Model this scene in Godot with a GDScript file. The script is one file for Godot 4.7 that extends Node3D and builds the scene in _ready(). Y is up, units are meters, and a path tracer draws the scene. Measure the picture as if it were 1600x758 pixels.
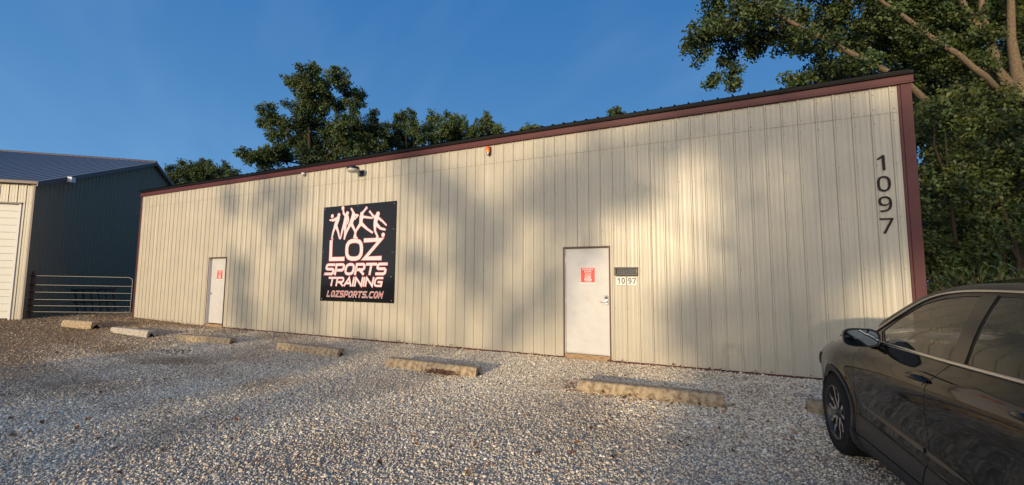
extends Node3D
# A long beige metal building seen across a gravel lot, in low evening sun from behind the camera.
# x runs along the front wall (0 at the sign's left edge), y is up from the foot of the siding, z comes out of the wall.

const RIB := 0.2286
const CAM := Vector3(9.3136, 1.4474, 7.9624)
const FOCAL := 673.4
var cam_basis := Basis(Vector3(0.90093, 0.0055595, -0.433904), Vector3(0.032413, 0.996126, 0.080063), Vector3(0.432667, -0.086195, 0.897256))
var rng := RandomNumberGenerator.new()
var used := {}
var M := {}
var sun_dir := Vector3(0.0152, -0.1305, -0.9913)

# ---------------------------------------------------------------- pixels to places
func look(px: float, py: float) -> Vector3:
	return cam_basis * Vector3((px - 800.0) / FOCAL, -(py - 379.0) / FOCAL, -1.0)

func at_depth(px: float, py: float, depth: float) -> Vector3:
	return CAM + look(px, py) * depth

func on_wall(px: float, py: float, z := 0.0) -> Vector3:
	var d := look(px, py)
	return CAM + d * ((z - CAM.z) / d.z)

func ground_y(x: float, z: float) -> float:
	var y := -0.024 - 0.047 * clampf(z, 0.0, 2.6)
	y += 0.020 * clampf(-4.0 - x, 0.0, 9.0)
	return y

func on_ground(px: float, py: float) -> Vector3:
	var d := look(px, py)
	var h := -0.1
	var p := CAM
	for i in 12:
		p = CAM + d * ((h - CAM.y) / d.y)
		h = ground_y(p.x, p.z)
	return p

# ---------------------------------------------------------------- things and parts
func numbered(called: String) -> String:
	if not used.has(called):
		used[called] = 0
		return called
	used[called] += 1
	return "%s_%03d" % [called, used[called]]

func tag(o: Node3D, label: String, category: String, group := "", kind := "") -> Node3D:
	if label: o.set_meta("label", label)
	if category: o.set_meta("category", category)
	if group: o.set_meta("group", group)
	if kind: o.set_meta("kind", kind)
	return o

func thing(called: String, label: String, category: String, at := Vector3.ZERO, turn := 0.0, group := "") -> Node3D:
	var o := Node3D.new()
	o.name = numbered(called)
	add_child(o)
	o.position = at
	o.rotation.y = turn
	tag(o, label, category, group)
	return o

func put(mesh: Mesh, called: String, mat: Material, parent: Node3D, at := Vector3.ZERO, turn := Vector3.ZERO) -> MeshInstance3D:
	var o := MeshInstance3D.new()
	o.name = called if parent != self else numbered(called)
	o.mesh = mesh
	if mat: o.material_override = mat
	o.position = at
	o.rotation = turn
	parent.add_child(o, true)
	return o

# ---------------------------------------------------------------- shapes
func st_new() -> SurfaceTool:
	var st := SurfaceTool.new()
	st.begin(Mesh.PRIMITIVE_TRIANGLES)
	st.set_smooth_group(-1)
	return st

func fin(st: SurfaceTool) -> ArrayMesh:
	st.generate_normals()
	return st.commit()

func tri(st: SurfaceTool, a: Vector3, b: Vector3, c: Vector3) -> void:
	st.add_vertex(a); st.add_vertex(c); st.add_vertex(b)

func quad(st: SurfaceTool, a: Vector3, b: Vector3, c: Vector3, d: Vector3) -> void:
	tri(st, a, b, c); tri(st, a, c, d)

# a box with chamfered edges: c is the chamfer
func add_box(st: SurfaceTool, lo: Vector3, hi: Vector3, c := 0.0) -> void:
	if c <= 0.0:
		var p := []
		for i in 8: p.append(Vector3(hi.x if i & 1 else lo.x, hi.y if i & 2 else lo.y, hi.z if i & 4 else lo.z))
		quad(st, p[4], p[5], p[7], p[6]); quad(st, p[1], p[0], p[2], p[3]); quad(st, p[0], p[4], p[6], p[2])
		quad(st, p[5], p[1], p[3], p[7]); quad(st, p[6], p[7], p[3], p[2]); quad(st, p[0], p[1], p[5], p[4])
		return
	var m := (lo + hi) * 0.5
	var h := (hi - lo) * 0.5
	var n := [Vector3(1, 0, 0), Vector3(-1, 0, 0), Vector3(0, 1, 0), Vector3(0, -1, 0), Vector3(0, 0, 1), Vector3(0, 0, -1)]
	for ax in 3:
		for s in [-1.0, 1.0]:
			var u := (ax + 1) % 3
			var v := (ax + 2) % 3
			var q := []
			for k in [[-1, -1], [1, -1], [1, 1], [-1, 1]]:
				var w := Vector3()
				w[ax] = s * h[ax]; w[u] = k[0] * (h[u] - c); w[v] = k[1] * (h[v] - c)
				q.append(m + w)
			if s > 0: quad(st, q[0], q[1], q[2], q[3])
			else: quad(st, q[3], q[2], q[1], q[0])
	for ax in 3:
		var u := (ax + 1) % 3
		var v := (ax + 2) % 3
		for su in [-1.0, 1.0]:
			for sv in [-1.0, 1.0]:
				var q := []
				for k in [[-1, 0], [1, 0], [1, 1], [-1, 1]]:
					var w := Vector3()
					w[ax] = k[0] * (h[ax] - c)
					w[u] = su * (h[u] - (c if k[1] else 0.0)); w[v] = sv * (h[v] - (0.0 if k[1] else c))
					q.append(m + w)
				if su * sv > 0: quad(st, q[0], q[1], q[2], q[3])
				else: quad(st, q[3], q[2], q[1], q[0])
	for i in 8:
		var s := Vector3(1 if i & 1 else -1, 1 if i & 2 else -1, 1 if i & 4 else -1)
		var a := m + Vector3(s.x * h.x, s.y * (h.y - c), s.z * (h.z - c))
		var b := m + Vector3(s.x * (h.x - c), s.y * h.y, s.z * (h.z - c))
		var d := m + Vector3(s.x * (h.x - c), s.y * (h.y - c), s.z * h.z)
		if s.x * s.y * s.z > 0: tri(st, a, b, d)
		else: tri(st, a, d, b)

func box(lo: Vector3, hi: Vector3, c := 0.0) -> ArrayMesh:
	var st := st_new()
	add_box(st, lo, hi, c)
	return fin(st)

# a tube through points with a radius at each, round and smooth
func add_tube(st: SurfaceTool, pts: Array, radii: Array, sides := 8, caps := true) -> void:
	st.set_smooth_group(1)
	var rings := []
	var side := Vector3.ZERO
	for i in pts.size():
		var t: Vector3 = (pts[mini(i + 1, pts.size() - 1)] - pts[maxi(i - 1, 0)]).normalized()
		if side == Vector3.ZERO:
			side = t.cross(Vector3.UP if absf(t.y) < 0.9 else Vector3.RIGHT).normalized()
		side = (side - t * side.dot(t)).normalized()
		var up := t.cross(side)
		var ring := []
		for k in sides:
			var a := TAU * k / sides
			ring.append(pts[i] + (side * cos(a) + up * sin(a)) * radii[i])
		rings.append(ring)
	for i in pts.size() - 1:
		for k in sides:
			var k2 := (k + 1) % sides
			quad(st, rings[i][k], rings[i][k2], rings[i + 1][k2], rings[i + 1][k])
	if caps:
		st.set_smooth_group(-1)
		for k in sides:
			var k2 := (k + 1) % sides
			tri(st, pts[0], rings[0][k2], rings[0][k])
			tri(st, pts[-1], rings[-1][k], rings[-1][k2])
	st.set_smooth_group(-1)

func tube(pts: Array, radii: Array, sides := 8) -> ArrayMesh:
	var st := st_new()
	add_tube(st, pts, radii, sides)
	return fin(st)

# profile of (radius, along) turned about an axis
func add_lathe(st: SurfaceTool, prof: Array, origin: Vector3, axis: Vector3, seg := 32, smooth := true) -> void:
	var a := axis.normalized()
	var u := a.cross(Vector3.UP if absf(a.y) < 0.9 else Vector3.RIGHT).normalized()
	var v := a.cross(u)
	st.set_smooth_group(1 if smooth else -1)
	for k in seg:
		var a0 := TAU * k / seg
		var a1 := TAU * (k + 1) / seg
		var d0 := u * cos(a0) + v * sin(a0)
		var d1 := u * cos(a1) + v * sin(a1)
		for i in prof.size() - 1:
			var p: Vector2 = prof[i]
			var q: Vector2 = prof[i + 1]
			quad(st, origin + d0 * p.x + a * p.y, origin + d1 * p.x + a * p.y, origin + d1 * q.x + a * q.y, origin + d0 * q.x + a * q.y)
	st.set_smooth_group(-1)

func lathe(prof: Array, origin: Vector3, axis: Vector3, seg := 32) -> ArrayMesh:
	var st := st_new()
	add_lathe(st, prof, origin, axis, seg)
	return fin(st)

# a profile (closed list of Vector2) pushed along an axis frame
func prism(prof: PackedVector2Array, x_axis: Vector3, y_axis: Vector3, from: Vector3, to: Vector3) -> ArrayMesh:
	var st := st_new()
	var n := prof.size()
	for i in n:
		var a := prof[i]
		var b := prof[(i + 1) % n]
		quad(st, from + x_axis * a.x + y_axis * a.y, from + x_axis * b.x + y_axis * b.y, to + x_axis * b.x + y_axis * b.y, to + x_axis * a.x + y_axis * a.y)
	var idx := Geometry2D.triangulate_polygon(prof)
	for i in range(0, idx.size(), 3):
		var p := [prof[idx[i]], prof[idx[i + 1]], prof[idx[i + 2]]]
		var f := []
		var g := []
		for q in p:
			f.append(from + x_axis * q.x + y_axis * q.y)
			g.append(to + x_axis * q.x + y_axis * q.y)
		tri(st, f[0], f[1], f[2]); tri(st, g[0], g[2], g[1])
	return fin(st)

# ---------------------------------------------------------------- materials
func mat(called: String, linear: Color, rough := 0.7, metal := 0.0, spec := 0.5) -> StandardMaterial3D:
	var m := StandardMaterial3D.new()
	m.resource_name = called
	m.albedo_color = linear.linear_to_srgb()
	m.roughness = rough
	m.metallic = metal
	m.metallic_specular = spec
	M[called] = m
	return m

func noise_tex(kind: int, freq: float, octaves: int, ramp: Array, size := 512, seed_ := 1, normal := 0.0) -> NoiseTexture2D:
	var n := FastNoiseLite.new()
	n.noise_type = kind as FastNoiseLite.NoiseType
	n.frequency = freq
	n.seed = seed_
	n.fractal_octaves = octaves
	if octaves <= 1: n.fractal_type = FastNoiseLite.FRACTAL_NONE
	if kind == FastNoiseLite.TYPE_CELLULAR and normal == 0.0:
		n.cellular_return_type = FastNoiseLite.RETURN_CELL_VALUE
	var t := NoiseTexture2D.new()
	t.width = size
	t.height = size
	t.seamless = true
	t.noise = n
	if normal > 0.0:
		t.as_normal_map = true
		t.bump_strength = normal
	elif ramp.size():
		var g := Gradient.new()
		var offs := PackedFloat32Array()
		var cols := PackedColorArray()
		for r in ramp:
			offs.append(r[0])
			cols.append((r[1] as Color).linear_to_srgb())
		g.offsets = offs
		g.colors = cols
		t.color_ramp = g
	return t

func triplanar(m: StandardMaterial3D, tex: Texture2D, per_metre: float, world := true) -> void:
	m.albedo_texture = tex
	m.uv1_triplanar = true
	m.uv1_world_triplanar = world
	m.uv1_scale = Vector3.ONE * per_metre

func grey(v: float, tint := Color(1, 1, 1)) -> Color:
	return Color(v * tint.r, v * tint.g, v * tint.b)

func make_materials() -> void:
	var m := mat("siding", Color(1, 1, 1), 0.38, 0.0, 0.5)
	triplanar(m, noise_tex(FastNoiseLite.TYPE_SIMPLEX_SMOOTH, 0.006, 5, [[0.0, Color(0.400, 0.362, 0.284)], [0.5, Color(0.424, 0.384, 0.302)], [1.0, Color(0.446, 0.405, 0.322)]], 512, 3), 0.35)
	m.roughness_texture = noise_tex(FastNoiseLite.TYPE_SIMPLEX_SMOOTH, 0.01, 4, [[0.0, Color(0.75, 0.75, 0.75)], [1.0, Color(1, 1, 1)]], 512, 8)
	m = mat("trim_red", Color(0.090, 0.024, 0.026), 0.48, 0.0, 0.36)
	mat("roof_black", Color(0.008, 0.008, 0.009), 0.5, 0.0, 0.25)
	m = mat("door_white", Color(1, 1, 1), 0.42)
	triplanar(m, noise_tex(FastNoiseLite.TYPE_SIMPLEX, 0.012, 5, [[0.0, Color(0.46, 0.44, 0.42)], [0.35, Color(0.50, 0.485, 0.47)], [1.0, Color(0.53, 0.515, 0.50)]], 512, 61), 0.6)
	mat("door_frame", Color(0.07, 0.025, 0.022), 0.5)
	mat("jamb", Color(0.58, 0.55, 0.56), 0.5)
	mat("sill_wood", Color(0.34, 0.22, 0.12), 0.8)
	mat("steel", Color(0.62, 0.62, 0.62), 0.28, 1.0)
	mat("chrome", Color(0.52, 0.51, 0.49), 0.16, 1.0)
	mat("dark_chrome", Color(0.22, 0.20, 0.17), 0.22, 1.0)
	mat("black_paint", Color(0.012, 0.012, 0.013), 0.35)
	mat("sign_black", Color(0.008, 0.008, 0.010), 0.13, 0.0, 0.36)
	mat("sign_white", Color(0.60, 0.575, 0.59), 0.4)
	mat("sign_red", Color(0.52, 0.035, 0.045), 0.35)
	mat("notice_red", Color(0.62, 0.045, 0.04), 0.45)
	mat("number_white", Color(0.68, 0.67, 0.63), 0.5)
	mat("number_black", Color(0.016, 0.013, 0.011), 0.55, 0.0, 0.3)
	mat("screw", Color(0.42, 0.38, 0.30), 0.3)
	m = mat("lens_clear", Color(0.45, 0.44, 0.40), 0.25)
	mat("orange", Color(0.75, 0.13, 0.02), 0.4)
	mat("amber", Color(0.85, 0.38, 0.10), 0.3)
	mat("plastic_white", Color(0.7, 0.69, 0.66), 0.4)
	mat("charcoal_siding", Color(0.225, 0.172, 0.105), 0.55)
	mat("blue_roof", Color(0.17, 0.175, 0.195), 0.42)
	mat("trim_brown", Color(0.09, 0.055, 0.05), 0.45)
	mat("garage_white", Color(0.56, 0.55, 0.50), 0.5)
	mat("galvanised", Color(0.09, 0.09, 0.086), 0.42, 1.0)
	mat("rusty", Color(0.12, 0.05, 0.035), 0.7)
	m = mat("stop_concrete", Color(1, 1, 1), 0.9)
	triplanar(m, noise_tex(FastNoiseLite.TYPE_SIMPLEX, 0.02, 5, [[0.15, Color(0.17, 0.125, 0.075)], [0.45, Color(0.33, 0.25, 0.155)], [0.75, Color(0.42, 0.325, 0.215)], [1.0, Color(0.50, 0.41, 0.29)]], 512, 12), 0.9)
	m.heightmap_enabled = true
	m.heightmap_scale = 0.15
	m.heightmap_texture = noise_tex(FastNoiseLite.TYPE_SIMPLEX, 0.05, 4, [[0.0, Color.BLACK], [1.0, Color.WHITE]], 512, 13)
	m = mat("pale_concrete", Color(1, 1, 1), 0.9)
	triplanar(m, noise_tex(FastNoiseLite.TYPE_SIMPLEX, 0.02, 5, [[0.15, Color(0.24, 0.21, 0.17)], [0.5, Color(0.40, 0.36, 0.30)], [1.0, Color(0.52, 0.48, 0.41)]], 512, 14), 0.9)
	# gravel: cells of broken limestone
	m = mat("gravel", Color(1, 1, 1), 0.95, 0.0, 0.3)
	triplanar(m, noise_tex(FastNoiseLite.TYPE_CELLULAR, 0.085, 1, [[0.0, Color(0.24, 0.205, 0.165)], [0.3, Color(0.34, 0.30, 0.245)], [0.6, Color(0.42, 0.375, 0.31)], [1.0, Color(0.56, 0.51, 0.44)]], 1024, 5), 0.62)
	m.normal_enabled = true
	m.normal_texture = noise_tex(FastNoiseLite.TYPE_CELLULAR, 0.085, 1, [], 1024, 5, 8.0)
	m.normal_scale = 1.0
	m.vertex_color_use_as_albedo = true
	m = mat("dirt", Color(1, 1, 1), 0.95, 0.0, 0.2)
	triplanar(m, noise_tex(FastNoiseLite.TYPE_SIMPLEX, 0.02, 6, [[0.1, Color(0.05, 0.05, 0.02)], [0.5, Color(0.10, 0.085, 0.045)], [0.9, Color(0.17, 0.13, 0.08)]], 512, 15), 0.3)
	m = mat("stone", Color(1, 1, 1), 0.9, 0.0, 0.35)
	m.vertex_color_use_as_albedo = true
	m = mat("dead_leaf", Color(1, 1, 1), 0.8, 0.0, 0.3)
	m.vertex_color_use_as_albedo = true
	m = mat("leaf", Color(1, 1, 1), 0.5, 0.0, 0.4)
	m.vertex_color_use_as_albedo = true
	m.backlight_enabled = true
	m.backlight = Color(0.5, 0.55, 0.25)
	m = mat("bark", Color(1, 1, 1), 0.9, 0.0, 0.2)
	triplanar(m, noise_tex(FastNoiseLite.TYPE_SIMPLEX, 0.03, 5, [[0.1, Color(0.07, 0.05, 0.034)], [0.5, Color(0.17, 0.125, 0.085)], [0.9, Color(0.30, 0.235, 0.165)]], 512, 21), 1.1)
	m.heightmap_enabled = true
	m.heightmap_scale = 1.5
	m.heightmap_texture = noise_tex(FastNoiseLite.TYPE_SIMPLEX, 0.04, 4, [[0.0, Color.BLACK], [1.0, Color.WHITE]], 512, 22)
	mat("dark_bark", Color(0.045, 0.035, 0.025), 0.95, 0.0, 0.2)
	m = mat("blade", Color(1, 1, 1), 0.5, 0.0, 0.4)
	m.vertex_color_use_as_albedo = true
	m.backlight_enabled = true
	m.backlight = Color(0.4, 0.45, 0.2)
	# car
	m = mat("car_paint", Color(0.016, 0.0135, 0.010), 0.05, 0.0, 0.38)
	mat("car_plastic", Color(0.020, 0.020, 0.021), 0.55)
	mat("car_gloss_black", Color(0.006, 0.006, 0.007), 0.1)
	mat("tyre", Color(0.018, 0.018, 0.018), 0.8, 0.0, 0.3)
	mat("rim_machined", Color(0.62, 0.61, 0.59), 0.22, 1.0)
	mat("rim_dark", Color(0.03, 0.03, 0.032), 0.35)
	mat("brake", Color(0.25, 0.24, 0.23), 0.35, 1.0)
	m = mat("car_glass", Color(0.012, 0.015, 0.010, 0.55), 0.02, 0.0, 0.5)
	m.albedo_color.a = 0.6
	m.transparency = BaseMaterial3D.TRANSPARENCY_ALPHA
	mat("cabin", Color(0.02, 0.019, 0.018), 0.8)
	mat("mirror_glass", Color(0.035, 0.045, 0.062), 0.03, 1.0)
	m = mat("lamp_red", Color(0.30, 0.01, 0.01), 0.15)
	mat("lamp_clear", Color(0.35, 0.35, 0.36), 0.1)
	m = mat("box_glass", Color(0.03, 0.03, 0.03), 0.03, 0.0, 0.3)
	m.albedo_color.a = 0.3
	m.transparency = BaseMaterial3D.TRANSPARENCY_ALPHA
	mat("paper", Color(0.16, 0.15, 0.14), 0.7)
	mat("skin", Color(0.45, 0.27, 0.19), 0.6)
	mat("shirt", Color(0.06, 0.07, 0.09), 0.8)
	mat("pallet", Color(0.02, 0.019, 0.018), 0.8)

# ---------------------------------------------------------------- lettering from strokes
const GLYPH := {
	"L": [[[0, 1], [0, 0], [0.9, 0]]],
	"O": [[[0.34, 1], [0.66, 1], [0.86, 0.93], [0.97, 0.78], [1, 0.6], [1, 0.4], [0.97, 0.22], [0.86, 0.07], [0.66, 0], [0.34, 0], [0.14, 0.07], [0.03, 0.22], [0, 0.4], [0, 0.6], [0.03, 0.78], [0.14, 0.93], [0.34, 1]]],
	"Z": [[[0, 1], [1, 1], [0, 0], [1, 0]]],
	"S": [[[1, 1], [0.14, 1], [0, 0.88], [0, 0.62], [0.14, 0.52], [0.86, 0.52], [1, 0.40], [1, 0.12], [0.86, 0], [0, 0]]],
	"P": [[[0, 0], [0, 1], [0.84, 1], [1, 0.86], [1, 0.54], [0.84, 0.40], [0.1, 0.40]]],
	"R": [[[0, 0], [0, 1], [0.84, 1], [1, 0.86], [1, 0.58], [0.84, 0.44], [0.1, 0.44]], [[0.45, 0.44], [1, 0]]],
	"T": [[[-0.05, 1], [1.05, 1]], [[0.5, 1], [0.5, 0]]],
	"A": [[[0, 0], [0.55, 1], [1, 0]], [[0.28, 0.30], [0.85, 0.30]]],
	"I": [[[0, 0], [0, 1]]],
	"N": [[[0, 0], [0, 1], [1, 0], [1, 1]]],
	"G": [[[1, 1], [0.3, 1], [0.1, 0.92], [0, 0.7], [0, 0.3], [0.1, 0.08], [0.3, 0], [1, 0], [1, 0.48], [0.5, 0.48]]],
	"C": [[[1, 1], [0.3, 1], [0.1, 0.92], [0, 0.7], [0, 0.3], [0.1, 0.08], [0.3, 0], [1, 0]]],
	"M": [[[0, 0], [0, 1], [0.5, 0.35], [1, 1], [1, 0]]],
	".": [[[0, 0], [0.06, 0]]],
}

# thick polyline with mitred corners, flat in x and y at height z
func add_stroke(st: SurfaceTool, pts: PackedVector2Array, half: float, ends: float, z: float) -> void:
	var n := pts.size()
	var closed := n > 2 and pts[0].is_equal_approx(pts[n - 1])
	var left := []
	var right := []
	for i in n:
		var d0 := (pts[i] - pts[i - 1]).normalized() if i > 0 else ((pts[0] - pts[n - 2]).normalized() if closed else (pts[1] - pts[0]).normalized())
		var d1 := (pts[i + 1] - pts[i]).normalized() if i < n - 1 else ((pts[1] - pts[0]).normalized() if closed else d0)
		var n0 := Vector2(-d0.y, d0.x)
		var n1 := Vector2(-d1.y, d1.x)
		var m := (n0 + n1).normalized()
		var k := half / maxf(m.dot(n0), 0.42)
		var c := pts[i]
		if not closed:
			if i == 0: c -= d1 * ends
			elif i == n - 1: c += d0 * ends
		left.append(c + m * k)
		right.append(c - m * k)
	for i in n - 1:
		quad(st, Vector3(right[i].x, right[i].y, z), Vector3(right[i + 1].x, right[i + 1].y, z), Vector3(left[i + 1].x, left[i + 1].y, z), Vector3(left[i].x, left[i].y, z))

# a line of lettering fitted to a box of u and v; returns nothing, adds to the fill and the outline
func add_words(fill: SurfaceTool, rim: SurfaceTool, text: String, u0: float, u1: float, v0: float, v1: float, half: float, edge: float, shear: float, gap: float, z: float) -> void:
	var narrow := {"I": 0.02, ".": 0.12, "L": 0.9}
	var total := 0.0
	for ch in text: total += narrow.get(ch, 1.0)
	var h := v1 - v0 - 2.0 * half
	var free := u1 - u0 - 2.0 * half - gap * (text.length() - 1) - absf(shear) * h
	var w := free / total
	var x := u0 + half
	var k := 0
	for ch in text:
		for line in GLYPH[ch]:
			var pts := PackedVector2Array()
			for q in line:
				var py: float = q[1] * h
				pts.append(Vector2(x + q[0] * w + shear * py, v0 + half + py))
			add_stroke(fill, pts, half, half * 0.9, z + 0.0012 + 0.00008 * k)
			add_stroke(rim, pts, half + edge, half * 0.9 + edge, z + 0.00008 * k)
			k += 1
		x += w * narrow.get(ch, 1.0) + gap

func add_limb(st: SurfaceTool, a: Vector2, b: Vector2, ra: float, rb: float, z: float) -> void:
	var d := (b - a)
	var ang := d.angle() if d.length() > 0.0001 else 0.0
	var ring := []
	for i in 9:
		var t := ang + PI / 2 + PI * i / 8.0
		ring.append(a + Vector2(cos(t), sin(t)) * ra)
	for i in 9:
		var t := ang - PI / 2 + PI * i / 8.0
		ring.append(b + Vector2(cos(t), sin(t)) * rb)
	var c := (a + b) * 0.5
	for i in ring.size():
		var p: Vector2 = ring[i]
		var q: Vector2 = ring[(i + 1) % ring.size()]
		tri(st, Vector3(c.x, c.y, z), Vector3(p.x, p.y, z), Vector3(q.x, q.y, z))

func text_mesh(s: String, size_m: float, depth := 0.003, bold := false) -> TextMesh:
	var f := SystemFont.new()
	f.font_names = PackedStringArray(["Droid Sans"])
	f.font_weight = 700 if bold else 400
	var t := TextMesh.new()
	t.text = s
	t.font = f
	t.font_size = 64
	t.pixel_size = size_m / 64.0 / 0.714
	t.depth = depth
	t.curve_step = 2.0
	return t

# ---------------------------------------------------------------- ribbed metal sheet
# Runs along x between xa and xb (ribs at every RIB from x = 0), from y0 to a top that goes from ta to tb.
func rib_sheet(xa: float, xb: float, y0: float, ta: float, tb: float, high := 0.017, lift := 0.0, wave := 0) -> ArrayMesh:
	var xs := PackedFloat32Array()
	var zs := PackedFloat32Array()
	var k0 := int(floor(xa / RIB)) - 1
	var k1 := int(ceil(xb / RIB)) + 1
	var keys := []
	for k in range(k0, k1 + 1):
		var c := k * RIB
		for q in [[-0.019, 0.0], [-0.009, 1.0], [0.009, 1.0], [0.019, 0.0]]: keys.append(Vector2(c + q[0], q[1] * high))
		for m in [1, 2]:
			var d = c + RIB * m / 3.0
			for q in [[-0.014, 0.0], [-0.006, 1.0], [0.006, 1.0], [0.014, 0.0]]: keys.append(Vector2(d + q[0], q[1] * 0.0032))
	for i in keys.size() - 1:
		var a: Vector2 = keys[i]
		var b: Vector2 = keys[i + 1]
		if b.x <= xa or a.x >= xb: continue
		if xs.size() == 0:
			var t := clampf((xa - a.x) / (b.x - a.x), 0.0, 1.0)
			xs.append(lerpf(a.x, b.x, t)); zs.append(lerpf(a.y, b.y, t))
		var t2 := clampf((xb - a.x) / (b.x - a.x), 0.0, 1.0)
		xs.append(lerpf(a.x, b.x, t2)); zs.append(lerpf(a.y, b.y, t2))
	if wave:
		# rolled sheet is never quite flat between its ribs
		var fx := PackedFloat32Array()
		var fz := PackedFloat32Array()
		var wob := FastNoiseLite.new()
		wob.seed = wave + 500
		wob.frequency = 1.0
		for i in xs.size() - 1:
			var cuts := maxi(1, int(round((xs[i + 1] - xs[i]) / 0.011)))
			for c in cuts:
				var x := lerpf(xs[i], xs[i + 1], float(c) / cuts)
				fx.append(x)
				fz.append(lerpf(zs[i], zs[i + 1], float(c) / cuts) + 0.0021 * wob.get_noise_1d(x * 24.0))
		fx.append(xs[xs.size() - 1])
		fz.append(zs[zs.size() - 1])
		xs = fx
		zs = fz
	var rows := maxi(1, int((maxf(ta, tb) - y0) / 0.42)) if wave else 1
	var nz := FastNoiseLite.new()
	nz.seed = wave
	nz.frequency = 1.0
	var st := st_new()
	for r in rows:
		var f0 := float(r) / rows
		var f1 := float(r + 1) / rows
		for i in xs.size() - 1:
			var g0 := (xs[i] - xa) / (xb - xa)
			var g1 := (xs[i + 1] - xa) / (xb - xa)
			var top0 := lerpf(ta, tb, g0)
			var top1 := lerpf(ta, tb, g1)
			var p := []
			for q in [[i, f0, top0], [i + 1, f0, top1], [i + 1, f1, top1], [i, f1, top0]]:
				var y: float = lerpf(y0, q[2], q[1])
				var z: float = zs[q[0]] + lift
				if wave: z += 0.0030 * nz.get_noise_2d(xs[q[0]] * 2.6, y * 0.9)
				p.append(Vector3(xs[q[0]], y, z))
			quad(st, p[0], p[1], p[2], p[3])
	return fin(st)

const WALL_L := -9.144
const WALL_R := 11.887
const EAVE := 4.33
const DEPTH := 13.0

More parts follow.
